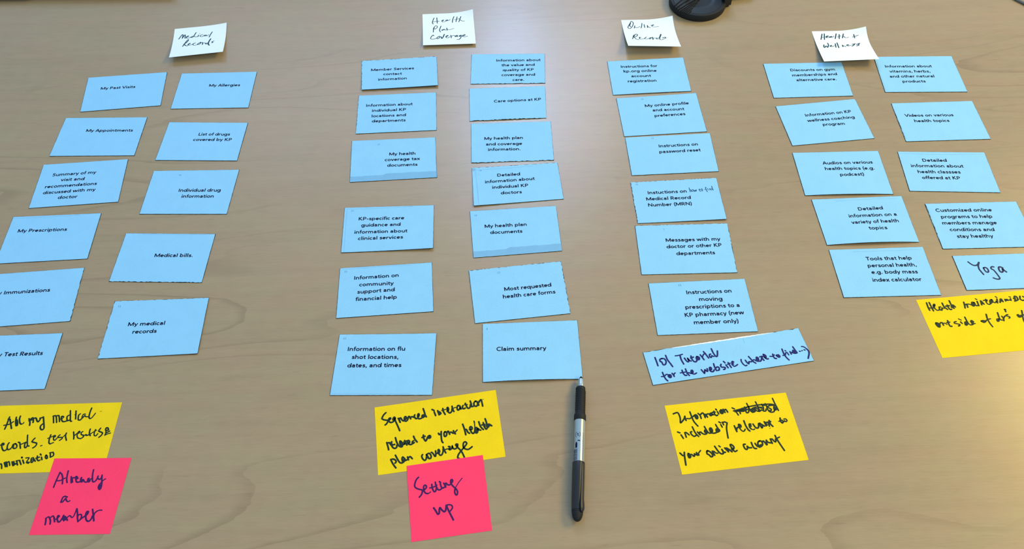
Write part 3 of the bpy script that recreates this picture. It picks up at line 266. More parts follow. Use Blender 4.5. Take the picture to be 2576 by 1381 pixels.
'Y1': {"c":[[-537.32,416.49,0.17],[-410.32,416.39,0.17],[-410.38,341.19,0.17],[-537.38,341.29,0.17]],"bow":0,"ink":[[1.74,1106,1767,1095,2373,1088,3062,1059,3574],[1.75,1059,2068,1209,2119],[1.74,1209,2119,1374,2733,1594,3516],[1.43,879,3008,1305,2858,1560,2484],[1.75,1671,1840,1737,2493,1888,3104],[1.74,1888,3104,1973,3065,1923,2676,1793,2237],[1.75,1969,1682,1981,2117,2111,2686,2270,2909],[1.24,2270,2909,2395,2830,2433,2660],[1.74,2752,2115,2904,2555,2984,3119],[1.75,2809,2420,3012,1998,3139,2308,3187,2699],[1.75,2856,2293,3044,2303],[1.75,3099,2090,3304,2057,3477,2499,3611,2593,3682,2207],[1.75,3634,2075,3745,2037,3886,1914],[1.74,3886,1914,4035,2615,4213,3484,4197,3782,4064,3817,3924,3554,3909,3211,4026,2959],[1.62,4685,1826,4872,2832],[1.63,4661,1825,4898,1838,5111,2801],[1.63,4921,1839,5127,1806,5324,2683],[1.25,5288,2336,5478,2216,5558,2003],[1.62,5558,2003,5422,1887,5369,1993,5456,2431,5607,2698,5811,2666,5977,2545],[1.63,5939,1064,6065,1813,6197,2600,6305,2692],[1.62,5939,1763,5827,1931,5870,2323,5961,2588,6128,2467],[1.63,6409,1132,6577,2361],[0.94,6398,1700,6525,1620],[1.38,6849,1593,6752,1719],[1.62,6736,1762,6761,2197,6834,2504,6999,2513,7091,2215],[1.32,7258,1659,7100,1694,7046,2082],[1.63,7098,2259,7246,1876],[1.31,7277,1921,7369,2056,7534,2065],[1.63,7631,759,7594,1415,7624,2113,7745,2358],[1.25,7748,2380,7886,2214,8065,1571],[0.44,8391,1326,8538,1290],[1.59,4966,4629,4958,5303,5024,5809,5154,5961],[1.28,5154,5961,5376,5785],[1.16,4804,5147,4987,5010,5206,4810],[1.41,5243,5023,5364,4924,5349,4776,5256,4771,5257,5108,5344,5407,5449,5412,5544,5165],[1.41,5712,4668,5625,4832,5615,5043,5917,5058,5969,5229,5808,5494],[1.59,6181,4439,6183,4862,6361,5502],[1.1,5948,5102,6115,4731,6172,4523],[1.59,6736,4298,6851,4854,6921,5342],[1.35,6858,4897,7018,4610,7188,4237],[1.35,7167,4533,7256,4368,7185,4216,7116,4360,7100,4825,7233,5211,7406,5283],[1.41,7475,4295,7380,4417,7428,4716,7635,4853,7630,5106,7459,5328],[1.29,7603,4936,7801,4735],[1.59,7801,4735,7856,4865,8040,4790],[1.6,8020,3940,8039,4494,8177,4924],[1.41,8455,4048,8435,4515,8496,4898,8642,4948,8735,4657],[1.17,8176,4628,8345,4383,8561,4139],[1.6,8842,3856,8755,4192,8798,4322,9088,4549,9071,4886,8911,5194],[1.6,9349,3840,9269,3921,9308,4178,9512,4147,9419,3844,9303,3837],[1.6,9332,4180,9374,4606,9350,4901],[1.23,9350,4901,9553,4721,9755,4605],[1.6,9631,4323,9414,4566],[1.28,1048,6164,1145,5961,1268,5884,1422,5851],[1.58,1445,5852,1393,5703,1277,5697,1284,5968,1429,6475,1598,6752,1747,6698,1799,6494],[1.58,1321,5804,1415,5934],[1.58,1814,5620,1755,5910,1806,6411,1939,6625,2099,6509],[1.33,2099,6509,2159,6222],[1.58,2348,5774,2187,5890,2197,6182,2341,6460,2514,6407,2520,6074,2348,5774],[1.58,2241,5935,2259,6269],[1.58,2540,5575,2672,5665],[1.58,2672,5665,2783,6130,2873,6487],[1.34,2790,5922,2947,5784,3144,5606],[1.52,3091,4573,3244,5528,3377,6119,3504,6188],[1.58,3160,5690,3110,5855,3173,6316,3292,6405,3338,6159],[1.59,3767,5051,3654,5381,3647,5590,4025,5777],[1.58,4025,5777,4064,5988,4001,6276,3855,6476],[1.21,4425,6215,4530,6158],[1.54,1630,8657,1798,8706,1936,9299],[1.48,1488,8973,1562,8775,1734,9188],[1.54,1978,8472,2185,9070],[1.55,2024,8474,2153,8440,2318,9056],[1.49,2177,8563,2320,8368,2491,8904],[1.54,2108,8560,2241,9012],[1.55,2572,8381,2742,8916,2841,8841],[1.55,2701,8347,2771,8594,2955,8725],[1.61,2641,8506,2787,8797],[1.55,2922,8317,3096,8874],[1.37,2869,8274,3151,8207],[1.55,3136,8247,3354,8806],[1.55,3372,8178,3552,8654],[1.86,3219,7782,3269,7866],[1.37,3571,7902,3823,7915,3738,8441,3959,8533],[1.55,3959,8533,3891,8651,3731,8521],[1.55,4159,7892,4021,8007,4089,8499],[1.55,4089,8499,4188,8545,4273,8143],[1.31,4112,8256,4205,8017],[1.55,4243,8100,4402,8414],[1.55,4435,7660,4494,8113,4650,8345,4746,8248],[1.56,4380,7985,4626,7834],[1.55,4786,7842,4898,8215],[1.56,4612,7382,4711,7552],[1.56,5102,7572,5088,7817,5186,8047,5274,8031,5223,7742,5102,7572],[1.56,5402,7341,5500,7900],[1.38,5342,7256,5580,7186],[1.56,5580,7186,5681,7438,5690,7684,5558,7841]]},
'Y4': {"c":[[447.81,514.81,0.17],[574.49,523.82,0.17],[579.79,449.41,0.17],[453.11,440.4,0.17]],"bow":0,"ink":[[1.94,788,660,741,1425,764,1992],[1.94,1022,651,1035,1375,1061,2148],[1.52,743,1528,1040,1684,1272,1572],[1.94,1221,1460,1365,1281,1411,1083,1337,1070,1232,1411,1275,1778],[1.52,1275,1778,1403,2108,1671,2055],[1.94,1339,1173,1306,1425],[1.59,1836,1572,1702,1599],[1.93,1702,1599,1658,2001,1807,2130,1913,1791],[1.52,1888,1787,2123,1881],[1.94,2111,952,2132,1626,2322,2121],[1.94,2473,1379,2464,1737,2543,2161,2671,2159],[1.94,2303,1554,2622,1509],[1.94,2811,665,2818,1442,2834,1907,2934,2028],[1.94,2794,1540,2966,1469,3085,1824],[1.94,2820,1648,3005,1733],[1.94,2735,1787,2884,1916],[1.94,3999,1140,3951,1647,3879,2148],[1.94,3951,1647,4166,1558,4131,2065],[1.53,4191,1511,4406,1576,4604,1817],[1.94,4850,1346,4690,1317,4604,1766,4702,1938,4874,1661,4875,1351],[1.66,4875,1557,4936,1929,5120,1911],[1.94,4739,1481,4714,1786],[1.9,806,4224,749,4414,817,4825,952,4949,1043,4617,965,4303,806,4224],[1.9,845,4381,937,4747],[1.56,1030,4564,1206,4246,1328,4268],[1.9,1328,4268,1347,4721],[1.49,1367,4425,1548,4408,1673,4630],[1.9,1870,4015,1841,4561,1871,4965,2010,5015],[1.49,1717,4339,2007,4291],[1.56,2565,4292,2396,4361,2350,4553,2569,4693,2740,4823],[1.89,2740,4823,2699,4990,2591,5070],[1.9,2924,4432,2987,4693],[1.43,2865,3894,3037,4126],[1.9,3472,3701,3476,4306,3503,4811],[1.56,3503,4811,3662,5089,3916,4986],[1.9,3441,4550,3289,4548,3213,4958,3323,5028,3466,4755],[1.9,3344,4633,3322,4928],[1.63,3843,4873,4011,4603],[1.9,4011,4603,3913,4385,3805,4516,3831,4920],[1.35,3831,4920,4085,4916],[1.9,3877,4529,3891,4781],[1.94,5185,1205,5146,1972],[1.47,5148,732,5241,878],[1.94,5506,1160,5430,1869],[1.94,5543,1218,5616,1542,5658,1782],[1.94,5468,1412,5529,1681],[1.95,6013,993,5937,1497],[1.6,5937,1497,5984,1815,6144,1896,6355,1676],[1.53,5765,1155,6112,1114],[1.95,6000,1146,6049,1259],[1.95,6495,1132,6333,1258,6256,1658,6392,1631,6531,1294,6495,1132],[1.95,6407,1272,6356,1573],[1.53,6518,1344,6589,1667,6737,1694],[1.95,6990,1118,6872,1770],[1.95,6813,1501,6861,1613],[1.47,6964,671,7049,843],[1.95,7287,1172,7113,1737],[1.95,7311,1177,7372,1240,7392,1658],[1.95,7272,1325,7270,1532],[1.95,7669,1294,7646,1575],[1.67,7680,1348,7842,1325,7926,1496],[1.53,7740,1514,8112,1478],[1.95,8171,1255,8129,1559],[1.4,8133,910,8243,982],[1.96,8629,896,8776,1027,8780,1496],[1.95,8449,1280,8563,1144],[1.95,8599,1203,8467,1698],[1.95,8429,1743,8634,1651,8804,1500],[1.95,8578,991,8546,1401],[1.95,9099,982,8991,1430,9085,1707,9257,1738,9522,1527],[1.96,9333,1076,9405,1194,9542,1166],[1.63,4686,4604,4881,4539,5057,4646,5057,4747,4874,4864,4753,4742,4686,4604],[1.9,4814,4703,5014,4714],[1.98,5400,3549,5313,4241],[1.76,5313,4241,5323,4995,5418,5709],[1.5,5081,4651,5312,4442,5574,4363],[1.91,6434,3457,6361,4229],[1.7,6361,4229,6382,4635,6503,4757],[1.7,6261,4513,6103,4534,6064,4879,6210,4805,6285,4517],[1.9,6102,4635,6137,4892],[1.91,6642,4128,6688,4439,6623,4879],[1.64,6687,4539,6886,4172,7070,4054],[1.92,7210,3038,7175,3414],[1.93,7167,3005,7246,3045],[1.57,7230,3931,7095,3958,7093,4159,7262,4291,7273,4444,7168,4551],[1.64,7984,4169,8108,4090,8116,4344,8126,4498,8298,4428],[1.91,7997,4171,8053,4484,8230,4491],[1.92,8583,3466,8447,4253],[1.7,8447,4253,8312,5034,8300,5732],[1.64,8239,4266,8582,4227,8803,4166]]},
'L5': {"c":[[-605.25,586.93,0.8],[-497.93,593.13,0.8],[-493.66,519.38,0.8],[-600.99,513.18,0.8]],"bow":0,"text":[["Immunizations|My ",2167,4066,6992,4177]]},
'L6': {"c":[[-604.83,502.31,0.8],[-497.34,503.69,0.8],[-496.46,434.68,0.8],[-603.95,433.3,0.8]],"bow":0,"text":[["Test Results|My ",4788,3905,8655,3934]]},
'G4': {"c":[[500.43,652.49,0.8],[609.69,651.74,0.8],[609.22,583.33,0.8],[499.96,584.08,0.8]],"bow":0,"text":[["Customized online",846,1913,6906,2108],["programs to help",1120,3394,6655,3553],["members manage",984,4784,6814,4984],["conditions and",1525,6263,6251,6477],["stay healthy",1980,7763,5786,7862]],"lines":[[109,693,-2,9682]]},
'G5': {"c":[[507.39,573.39,0.8],[611.38,574.13,0.8],[611.72,526.34,0.8],[507.72,525.61,0.8]],"bow":0,"ink":[[1.82,1407,1927,1610,2547,1854,2997,2135,3024,2376,2705],[2.26,2553,2207,2408,2708,2310,3211],[1.95,2325,3213,2268,4143,2380,5001,2497,5728],[1.81,2790,3853,2997,3745,3166,4058,3195,4739,3086,5109,2938,5053,2821,4619,2790,3853],[1.8,3958,3666,3786,3564,3612,3846,3611,4228,3780,4541,3919,5399,4029,6417,4055,7005,3890,7240,3626,7132,3382,6817],[2.02,4873,4050,4674,3733,4466,3841,4384,4513,4440,5110,4604,5252,4761,4887,4799,4298,4930,4818,5076,5255]]},
}

class Sheet:
    """A sheet of paper given by its four corners with a gentle curl."""
    def __init__(s, key, d):
        s.k = key; s.c = d['c']; s.bow = d.get('bow', 0)
        c = s.c
        s.w = math.dist(c[0], c[1]); s.h = math.dist(c[0], c[3])
        s.cx = sum(p[0] for p in c) / 4; s.cy = sum(p[1] for p in c) / 4
        s.loc = Vector((s.cx * MM, s.cy * MM, Z0))
    def z(s, u, v):
        c = s.c
        if s.k[0] == 'S':
            zb = (1 - u) * c[3][2] + u * c[2][2]
            vv = max(v, 0) ** 1.8
            return c[0][2] + (zb - c[0][2]) * vv + (c[1][2] - c[0][2]) * max(0, (u - .45) / .55) ** 2 * max(0, 1 - v / .5) ** 2
        zt = c[0][2] + (c[1][2] - c[0][2]) * u * u
        if abs(c[2][2] - c[3][2]) > .5:
            zb = c[3][2] * (1 - u) ** 2 + c[2][2] * u * u + 2 * u * (1 - u) * min(c[2][2], c[3][2])
        else: zb = c[3][2] + (c[2][2] - c[3][2]) * u
        return zt + (zb - zt) * v * v + s.bow * max(v, 0) ** 3 * 4 * u * (1 - u)
    def P(s, u, v, dz=0.0):
        c = s.c
        x = (1 - u) * (1 - v) * c[0][0] + u * (1 - v) * c[1][0] + u * v * c[2][0] + (1 - u) * v * c[3][0]
        y = (1 - u) * (1 - v) * c[0][1] + u * (1 - v) * c[1][1] + u * v * c[2][1] + (1 - u) * v * c[3][1]
        return Vector(((x - s.cx) * MM, (y - s.cy) * MM, (s.z(u, v) + dz) * MM))

def sheet_mesh(name, sh, top, thick, mat, parent, grow=0.0, jit=0.0, rag=None, seed=0, nx=26, ny=16):
    """slab following the sheet; jit / rag (mm) roughen the cut edges"""
    rnd = random.Random(seed); rag = rag or {}
    verts = []; faces = []
    du, dv = 1 / sh.w, 1 / sh.h
    def edge_noise(n, amp):
        return [rnd.uniform(-amp, amp) for _ in range(n + 1)]
    eT = edge_noise(nx, rag.get('t', jit)); eB = edge_noise(nx, rag.get('b', jit))
    eL = edge_noise(ny, rag.get('l', jit)); eR = edge_noise(ny, rag.get('r', jit))
    for lay in (0, 1):
        for j in range(ny + 1):
            for i in range(nx + 1):
                u, v = i / nx, j / ny
                if j == 0: v -= (grow + eT[i]) * dv
                if j == ny: v += (grow + eB[i]) * dv
                if i == 0: u -= (grow + eL[j]) * du
                if i == nx: u += (grow + eR[j]) * du
                p = sh.P(u, v, top - lay * thick)
                verts.append(p)
    n1 = (nx + 1) * (ny + 1); idx = lambda i, j, l: l * n1 + j * (nx + 1) + i
    for j in range(ny):
        for i in range(nx):
            a, b2, c2, d2 = idx(i, j, 0), idx(i + 1, j, 0), idx(i + 1, j + 1, 0), idx(i, j + 1, 0)
            faces.append((a, d2, c2, b2)); faces.append((a + n1, b2 + n1, c2 + n1, d2 + n1))
    for i in range(nx):
        faces.append((idx(i, 0, 0), idx(i + 1, 0, 0), idx(i + 1, 0, 1), idx(i, 0, 1)))
        faces.append((idx(i + 1, ny, 0), idx(i, ny, 0), idx(i, ny, 1), idx(i + 1, ny, 1)))
    for j in range(ny):
        faces.append((idx(0, j + 1, 0), idx(0, j, 0), idx(0, j, 1), idx(0, j + 1, 1)))
        faces.append((idx(nx, j, 0), idx(nx, j + 1, 0), idx(nx, j + 1, 1), idx(nx, j, 1)))
    return mesh(name, verts, faces, mat, parent)

def catmull(pts, n=5):
    if len(pts) < 3: return pts
    P = [pts[0]] + list(pts) + [pts[-1]]
    out = []
    for i in range(1, len(P) - 2):
        p0, p1, p2, p3 = P[i - 1], P[i], P[i + 1], P[i + 2]
        for k in range(n):
            t = k / n; t2 = t * t; t3 = t2 * t
            out.append(tuple(0.5 * ((2 * p1[a]) + (-p0[a] + p2[a]) * t + (2 * p0[a] - 5 * p1[a] + 4 * p2[a] - p3[a]) * t2 + (-p0[a] + 3 * p1[a] - 3 * p2[a] + p3[a]) * t3) for a in (0, 1)))
    out.append(pts[-1]); return out

class Ink:
    """flat ink ribbons collected in paper millimetres (x right, y down) and laid on a sheet"""
    def __init__(s, sh, dz): s.sh = sh; s.dz = dz; s.v = []; s.f = []; s.layer = 0
    def pt(s, x, y): s.v.append(s.sh.P(x / s.sh.w, y / s.sh.h, s.dz + s.layer)); return len(s.v) - 1
    def ribbon(s, pts, w, taper=False):
        q = [pts[0]]
        for p in pts[1:]:
            if math.dist(p, q[-1]) > 1e-4: q.append(p)
        n = len(q)
        if n < 2: return
        L = []; R = []
        for i in range(n):
            a = q[max(i - 1, 0)]; b2 = q[i]; c2 = q[min(i + 1, n - 1)]
            d1 = (b2[0] - a[0], b2[1] - a[1]); d2 = (c2[0] - b2[0], c2[1] - b2[1])
            l1 = math.hypot(*d1); l2 = math.hypot(*d2)
            if l1 < 1e-9: d1, l1 = d2, l2
            if l2 < 1e-9: d2, l2 = d1, l1
            n1 = (-d1[1] / l1, d1[0] / l1); n2 = (-d2[1] / l2, d2[0] / l2)
            mx_, my_ = n1[0] + n2[0], n1[1] + n2[1]; ml = math.hypot(mx_, my_) or 1
            mx_, my_ = mx_ / ml, my_ / ml
            k = min(1 / max(mx_ * n1[0] + my_ * n1[1], 0.35), 1.5) * w / 2
            L.append(s.pt(b2[0] + mx_ * k, b2[1] + my_ * k)); R.append(s.pt(b2[0] - mx_ * k, b2[1] - my_ * k))
        for i in range(n - 1): s.f.append((L[i], L[i + 1], R[i + 1], R[i]))
    def dot(s, p, r, n=10):
        ids = [s.pt(p[0] + r * math.cos(6.28318 * i / n), p[1] - r * math.sin(6.28318 * i / n)) for i in range(n)]
        s.f.append(tuple(ids))
    def build(s, name, mat, parent):
        o = mesh(name, s.v, s.f, mat, parent)
        bm = bmesh.new(); bm.from_mesh(o.data)
        for f in bm.faces:
            f.normal_update()
            if f.normal.z < 0: f.normal_flip()
        bm.to_mesh(o.data); bm.free()
        return o

# ---- a heavy geometric sans drawn as strokes; cap height 1, x height .70
def arc(cx, cy, rx, ry, a0, a1, n=14):
    return [(cx + rx * math.cos(math.radians(a0 + (a1 - a0) * i / n)), cy + ry * math.sin(math.radians(a0 + (a1 - a0) * i / n))) for i in range(n + 1)]
w_ = 0.172; hw_ = w_ / 2; XH = 0.70; yt = XH - hw_; RB = (XH - w_) / 2; cyb = XH / 2
def bowl(cx, rx=0.245): return arc(cx, cyb, rx, RB, 0, 360, 22)
GL = {
 ' ': (0.34, []),
 'a': (0.67, [[(0.115, .515), (0.17, .58), (0.25, yt), (0.335, yt)] + arc(0.335, yt - .15, .165, .15, 80, 0, 5) + [(0.50, 0)], [(0.50, .40), (0.34, .40), (0.20, .365), (0.135, .29), (0.125, .21), (0.165, .125), (0.25, .083), (0.35, .095), (0.44, .15), (0.50, .24)]]),
 'b': (0.76, [[(0.135, 0), (0.135, 1.05)], bowl(.38)]),
 'c': (0.58, [arc(.335, cyb, .25, RB, 52, 308)]),
 'd': (0.76, [[(0.625, 0), (0.625, 1.05)], bowl(.33)]),
 'e': (0.69, [[(0.10, .355), (0.585, .355)], arc(.345, cyb, .25, RB, 3, 315, 20)]),
 'f': (0.40, [[(0.185, 0), (0.185, .82), (0.205, .92), (0.26, .98), (0.34, .985), (0.41, .965)], [(0.03, XH - .07), (0.385, XH - .07)]]),
 'g': (0.76, [[(0.625, XH), (0.625, .02), (0.60, -.10), (0.52, -.18), (0.38, -.21), (0.25, -.195), (0.13, -.14)], bowl(.33)]),
 'h': (0.73, [[(0.135, 0), (0.135, 1.05)], [(0.135, .36), (0.16, .49), (0.23, .585), (0.34, yt + .015), (0.46, .60), (0.54, .53), (0.575, .42), (0.575, 0)]]),
 'i': (0.29, [[(0.145, 0), (0.145, XH)], [(0.145, .835), (0.145, 1.01)]]),
 'k': (0.66, [[(0.135, 0), (0.135, 1.05)], [(0.16, .33), (0.545, .71)], [(0.24, .42), (0.60, -.02)]]),
 'l': (0.29, [[(0.145, 0), (0.145, 1.05)]]),
 'm': (1.09, [[(0.135, 0), (0.135, XH)], [(0.135, .36), (0.155, .49), (0.22, .585), (0.32, yt + .015), (0.42, .60), (0.49, .53), (0.525, .42), (0.525, 0)], [(0.525, .36), (0.55, .49), (0.62, .585), (0.72, yt + .015), (0.83, .60), (0.90, .53), (0.935, .42), (0.935, 0)]]),
 'n': (0.73, [[(0.135, 0), (0.135, XH)], [(0.135, .36), (0.16, .49), (0.23, .585), (0.34, yt + .015), (0.46, .60), (0.54, .53), (0.575, .42), (0.575, 0)]]),
 'o': (0.73, [bowl(.365, .262)]),
 'p': (0.76, [[(0.135, XH), (0.135, -.27)], bowl(.38)]),
 'q': (0.76, [[(0.625, XH), (0.625, -.27)], bowl(.33)]),
 'r': (0.49, [[(0.135, 0), (0.135, XH)], [(0.135, .33), (0.155, .47), (0.22, .57), (0.32, .615), (0.46, .61)]]),
 's': (0.56, [[(0.475, .545), (0.41, .60), (0.31, .62), (0.20, .60), (0.145, .53), (0.15, .455), (0.215, .40), (0.31, .365), (0.41, .32), (0.46, .24), (0.445, .155), (0.375, .095), (0.27, .078), (0.16, .10), (0.075, .16)]]),
 't': (0.44, [[(0.20, .90), (0.20, .24), (0.22, .14), (0.28, .088), (0.36, .083), (0.42, .10)], [(0.03, XH - .07), (0.415, XH - .07)]]),
 'u': (0.73, [[(0.595, XH), (0.595, 0)], [(0.155, XH), (0.155, .27), (0.185, .16), (0.26, .095), (0.36, .083), (0.49, .12), (0.57, .21), (0.595, .34)]]),
 'v': (0.63, [[(0.065, XH), (0.315, .02)], [(0.315, .02), (0.565, XH)]]),
 'w': (0.98, [[(0.065, XH), (0.28, .03)], [(0.28, .03), (0.49, XH)], [(0.49, XH), (0.70, .03)], [(0.70, .03), (0.915, XH)]]),
 'x': (0.64, [[(0.06, 0), (0.57, XH)], [(0.06, XH), (0.58, 0)]]),
 'y': (0.63, [[(0.065, XH), (0.335, .03)], [(0.575, XH), (0.325, .0), (0.27, -.12), (0.20, -.18), (0.10, -.18)]]),
 'z': (0.59, [[(0.06, yt), (0.52, yt)], [(0.48, .60), (0.11, .09)], [(0.05, hw_), (0.54, hw_)]]),
 'A': (0.86, [[(0.05, 0), (0.43, .98)], [(0.43, .98), (0.81, 0)], [(0.20, .29), (0.66, .29)]]),
 'C': (0.86, [arc(.50, .5, .395, .425, 48, 312, 18)]),
 'D': (0.92, [[(0.15, 0), (0.15, 1.0)], [(0.15, 1 - hw_), (0.36, 1 - hw_)] + arc(.38, .5, .375, .414, 90, -90, 14) + [(0.15, hw_)]]),
 'I': (0.35, [[(0.175, 0), (0.175, 1)]]),
 'K': (0.84, [[(0.15, 0), (0.15, 1)], [(0.17, .48), (0.66, 1.0)], [(0.26, .56), (0.76, 0)]]),
 'L': (0.64, [[(0.15, 0), (0.15, 1)], [(0.15, hw_), (0.60, hw_)]]),
 'M': (1.10, [[(0.14, 0), (0.14, 1)], [(0.15, .96), (0.55, .10)], [(0.55, .10), (0.95, .96)], [(0.96, 0), (0.96, 1)]]),
 'N': (0.97, [[(0.15, 0), (0.15, 1)], [(0.15, .95), (0.82, .05)], [(0.82, 0), (0.82, 1)]]),
 'P': (0.75, [[(0.15, 0), (0.15, 1)], [(0.15, 1 - hw_), (0.38, 1 - hw_)] + arc(.40, .68, .225, .234, 90, -90, 10) + [(0.15, .446)]]),
 'R': (0.79, [[(0.15, 0), (0.15, 1)], [(0.15, 1 - hw_), (0.38, 1 - hw_)] + arc(.40, .69, .22, .224, 90, -90, 10) + [(0.15, .466)], [(0.36, .46), (0.68, 0)]]),
 'S': (0.72, [[(0.61, .81), (0.53, .89), (0.40, .925), (0.26, .90), (0.175, .82), (0.165, .71), (0.23, .62), (0.36, .55), (0.50, .48), (0.58, .38), (0.575, .24), (0.49, .13), (0.35, .08), (0.20, .11), (0.09, .20)]]),
 'T': (0.73, [[(0.03, 1 - hw_), (0.70, 1 - hw_)], [(0.365, 0), (0.365, 1)]]),
 'V': (0.82, [[(0.05, 1), (0.41, .02)], [(0.41, .02), (0.77, 1)]]),
 '.': (0.32, [[(0.16, 0), (0.16, .19)]]),
 ',': (0.32, [[(0.19, .19), (0.16, .02), (0.11, -.14)]]),
 '(': (0.38, [[(0.33, 1.06), (0.21, .86), (0.155, .63), (0.15, .38), (0.20, .05), (0.33, -.21)]]),
 ')': (0.38, [[(0.05, 1.06), (0.17, .86), (0.225, .63), (0.23, .38), (0.18, .05), (0.05, -.21)]]),
 '-': (0.44, [[(0.06, .36), (0.38, .36)]]),
 '0': (0.70, [arc(.35, .5, .22, .42, 0, 360, 20)]),
 '1': (0.60, [[(0.36, 0), (0.36, 1)], [(0.36, .95), (0.15, .76)]]),
 '2': (0.70, [[(0.13, .72), (0.18, .88), (0.33, .92), (0.48, .87), (0.53, .74), (0.48, .6), (0.12, .085), (0.60, .085)]]),
 '3': (0.70, [[(0.13, .85), (0.33, .92), (0.50, .85), (0.52, .7), (0.42, .56), (0.25, .53), (0.42, .5), (0.55, .38), (0.54, .2), (0.42, .1), (0.28, .08), (0.11, .15)]]),
 '4': (0.70, [[(0.46, 0), (0.46, 1), (0.08, .30), (0.64, .30)]]),
 '6': (0.70, [arc(.35, .31, .22, .23, 0, 360, 18), [(0.46, 1), (0.14, .36)]]),
 '7': (0.70, [[(0.10, .915), (0.58, .915), (0.25, 0)]]),
 '8': (0.70, [arc(.35, .28, .22, .2, 0, 360, 16), arc(.35, .72, .19, .18, 0, 360, 16)]),
 '9': (0.70, [arc(.35, .69, .22, .23, 0, 360, 18), [(0.24, 0), (0.56, .64)]]),
}
def line_width(t, track=0.0): return sum(GL[ch][0] + track for ch in t) - 0.12
def set_line(ink, t, x0, y0, x1, y1, cap, wk=1.0):
    """one line of print from (x0,y0) to (x1,y1), its base line, in paper mm"""
    pre = ''
    if '|' in t: t, pre = t.split('|')
    W = line_width(t)
    dx, dy = (x1 - x0), (y1 - y0); L = math.hypot(dx, dy); ux, uy = dx / L, dy / L
    sx = L / W
    cur = -0.06
    if pre: cur -= sum(GL[ch][0] for ch in pre)
    k = 0
    for ch in pre + t:
        adv, strokes = GL[ch]
        for st in strokes:
            q = []
            for (a, b2) in st:
                X = (cur + a) * sx; Y = b2 * cap
                q.append((x0 + ux * X + uy * Y, y0 + uy * X - ux * Y))
            ink.layer = 0.004 * (k % 4); k += 1
            ink.ribbon(q, w_ * wk * (cap * .5 + sx * .5) * (0.93 if len(st) > 4 else 1.0))
        cur += adv

CARDS = {  # key: (label, group)
 'L1': ('blue card printed "My Past Visits", top of the far left column', 1),
 'L2': ('blue card printed "My Appointments", second in the far left column', 1),
 'L3': ('blue card printed "Summary of my visit and recommendations discussed with my doctor"', 1),
 'L4': ('blue card printed "My Prescriptions", cut off by the left frame edge', 1),
 'L5': ('blue card printed "Immunizations", cut off by the left frame edge', 1),
 'L6': ('blue card printed "Test Results", lowest card at the left frame edge', 1),
 'L7': ('blue card printed "My Allergies", below the note reading Medical Records', 1),
 'L8': ('blue card printed "List of drugs covered", between My Allergies and Individual drug information', 1),
 'L9': ('blue card printed "Individual drug information", third in its column', 1),
 'L10': ('blue card printed "Medical bills." with a full stop', 1),
 'L11': ('blue card printed "My medical records", in two lines, near the lower left', 1),
 'M1': ('blue card printed "Member Services contact information", edge chipped, lower corners lifted', 2),
 'M2': ('blue card printed "Information about individual locations and departments"', 2),
 'M3': ('blue card printed "My health coverage tax documents", greyer band along its bottom', 2),
 'M4': ('blue card printed "specific care guidance and information about clinical services", right corner lifted', 2),
 'M5': ('blue card printed "Information on community support and financial help"', 2),
 'M6': ('blue card printed "Information on flu shot locations, dates, and times"', 2),
 'R1': ('blue card printed "Information about the value and quality of coverage and care."', 2),
 'R2': ('blue card printed "Care options" in one line, ragged bottom edge', 2),
 'R3': ('blue card printed "My health plan and coverage information."', 2),
 'R4': ('blue card printed "Detailed information about individual doctors", cut line down its left side', 2),
 'R5': ('blue card printed "My health plan documents", greyer band along its bottom', 2),
 'R6': ('blue card printed "Most requested health care forms", tilted', 2),
 'R7': ('blue card printed "Claim summary", under the tip of the pen', 2),
 'O1': ('blue card printed "Instructions for online account registration"', 3),
 'O2': ('blue card printed "My online profile and account preferences"', 3),
 'O3': ('blue card printed "Instructions on password reset"', 3),
 'O4': ('blue card printed "Instuctions on Medical Record Number (MRN)" with handwritten "how to find"', 3),
 'O5': ('blue card printed "Messages with my doctor or other departments"', 3),
 'O6': ('blue card printed "Instructions on moving prescriptions to a pharmacy (new member only)"', 3),
 'O7': ('long narrow blue strip with torn white upper edge, handwritten "101 Tutorial for the website"', 3),
 'H1': ('blue card printed "Discounts on gym memberships and alternative care.", partly under a pale note', 4),
 'H2': ('blue card printed "Information on wellness coaching program"', 4),
 'H3': ('blue card printed "Audios on various health topics (e.g. podcast)"', 4),
 'H4': ('blue card printed "Detailed information on a variety of health topics"', 4),
 'H5': ('blue card printed "Tools that help personal health, e.g. body mass index calculator"', 4),
 'G1': ('blue card printed "Information about vitamins, herbs, and other natural products"', 4),
 'G2': ('blue card printed "Videos on various health topics"', 4),
 'G3': ('blue card printed "Detailed information about health classses offered"', 4),
 'G4': ('blue card printed "Customized online programs to help members manage conditions and stay healthy"', 4),
 'G5': ('short blue card handwritten "Yoga" in dark ink at the right frame edge', 4),
}
GROUPS = {1: 'blue cards in the two left columns', 2: 'blue cards in the two middle columns', 3: 'blue cards in the column under Online Records', 4: 'blue cards in the two right columns'}
RAG = {'M1': {'t': .55, 'l': .3}, 'R1': {'b': .45}, 'R2': {'b': .7}, 'R3': {'b': .7}, 'R4': {'t': .5}, 'R6': {'t': .45, 'r': .4}, 'O4': {'t': .4, 'l': .45}, 'O5': {'r': .4, 't': .3}, 'O7': {'t': .5}, 'L11': {'l': .5, 't': .3}, 'L10': {'b': .45}, 'M2': {'l': .3}, 'L5': {'r': .35}, 'G4': {'l': .35}, 'G2': {'l': .3}}
CAP = 5.05

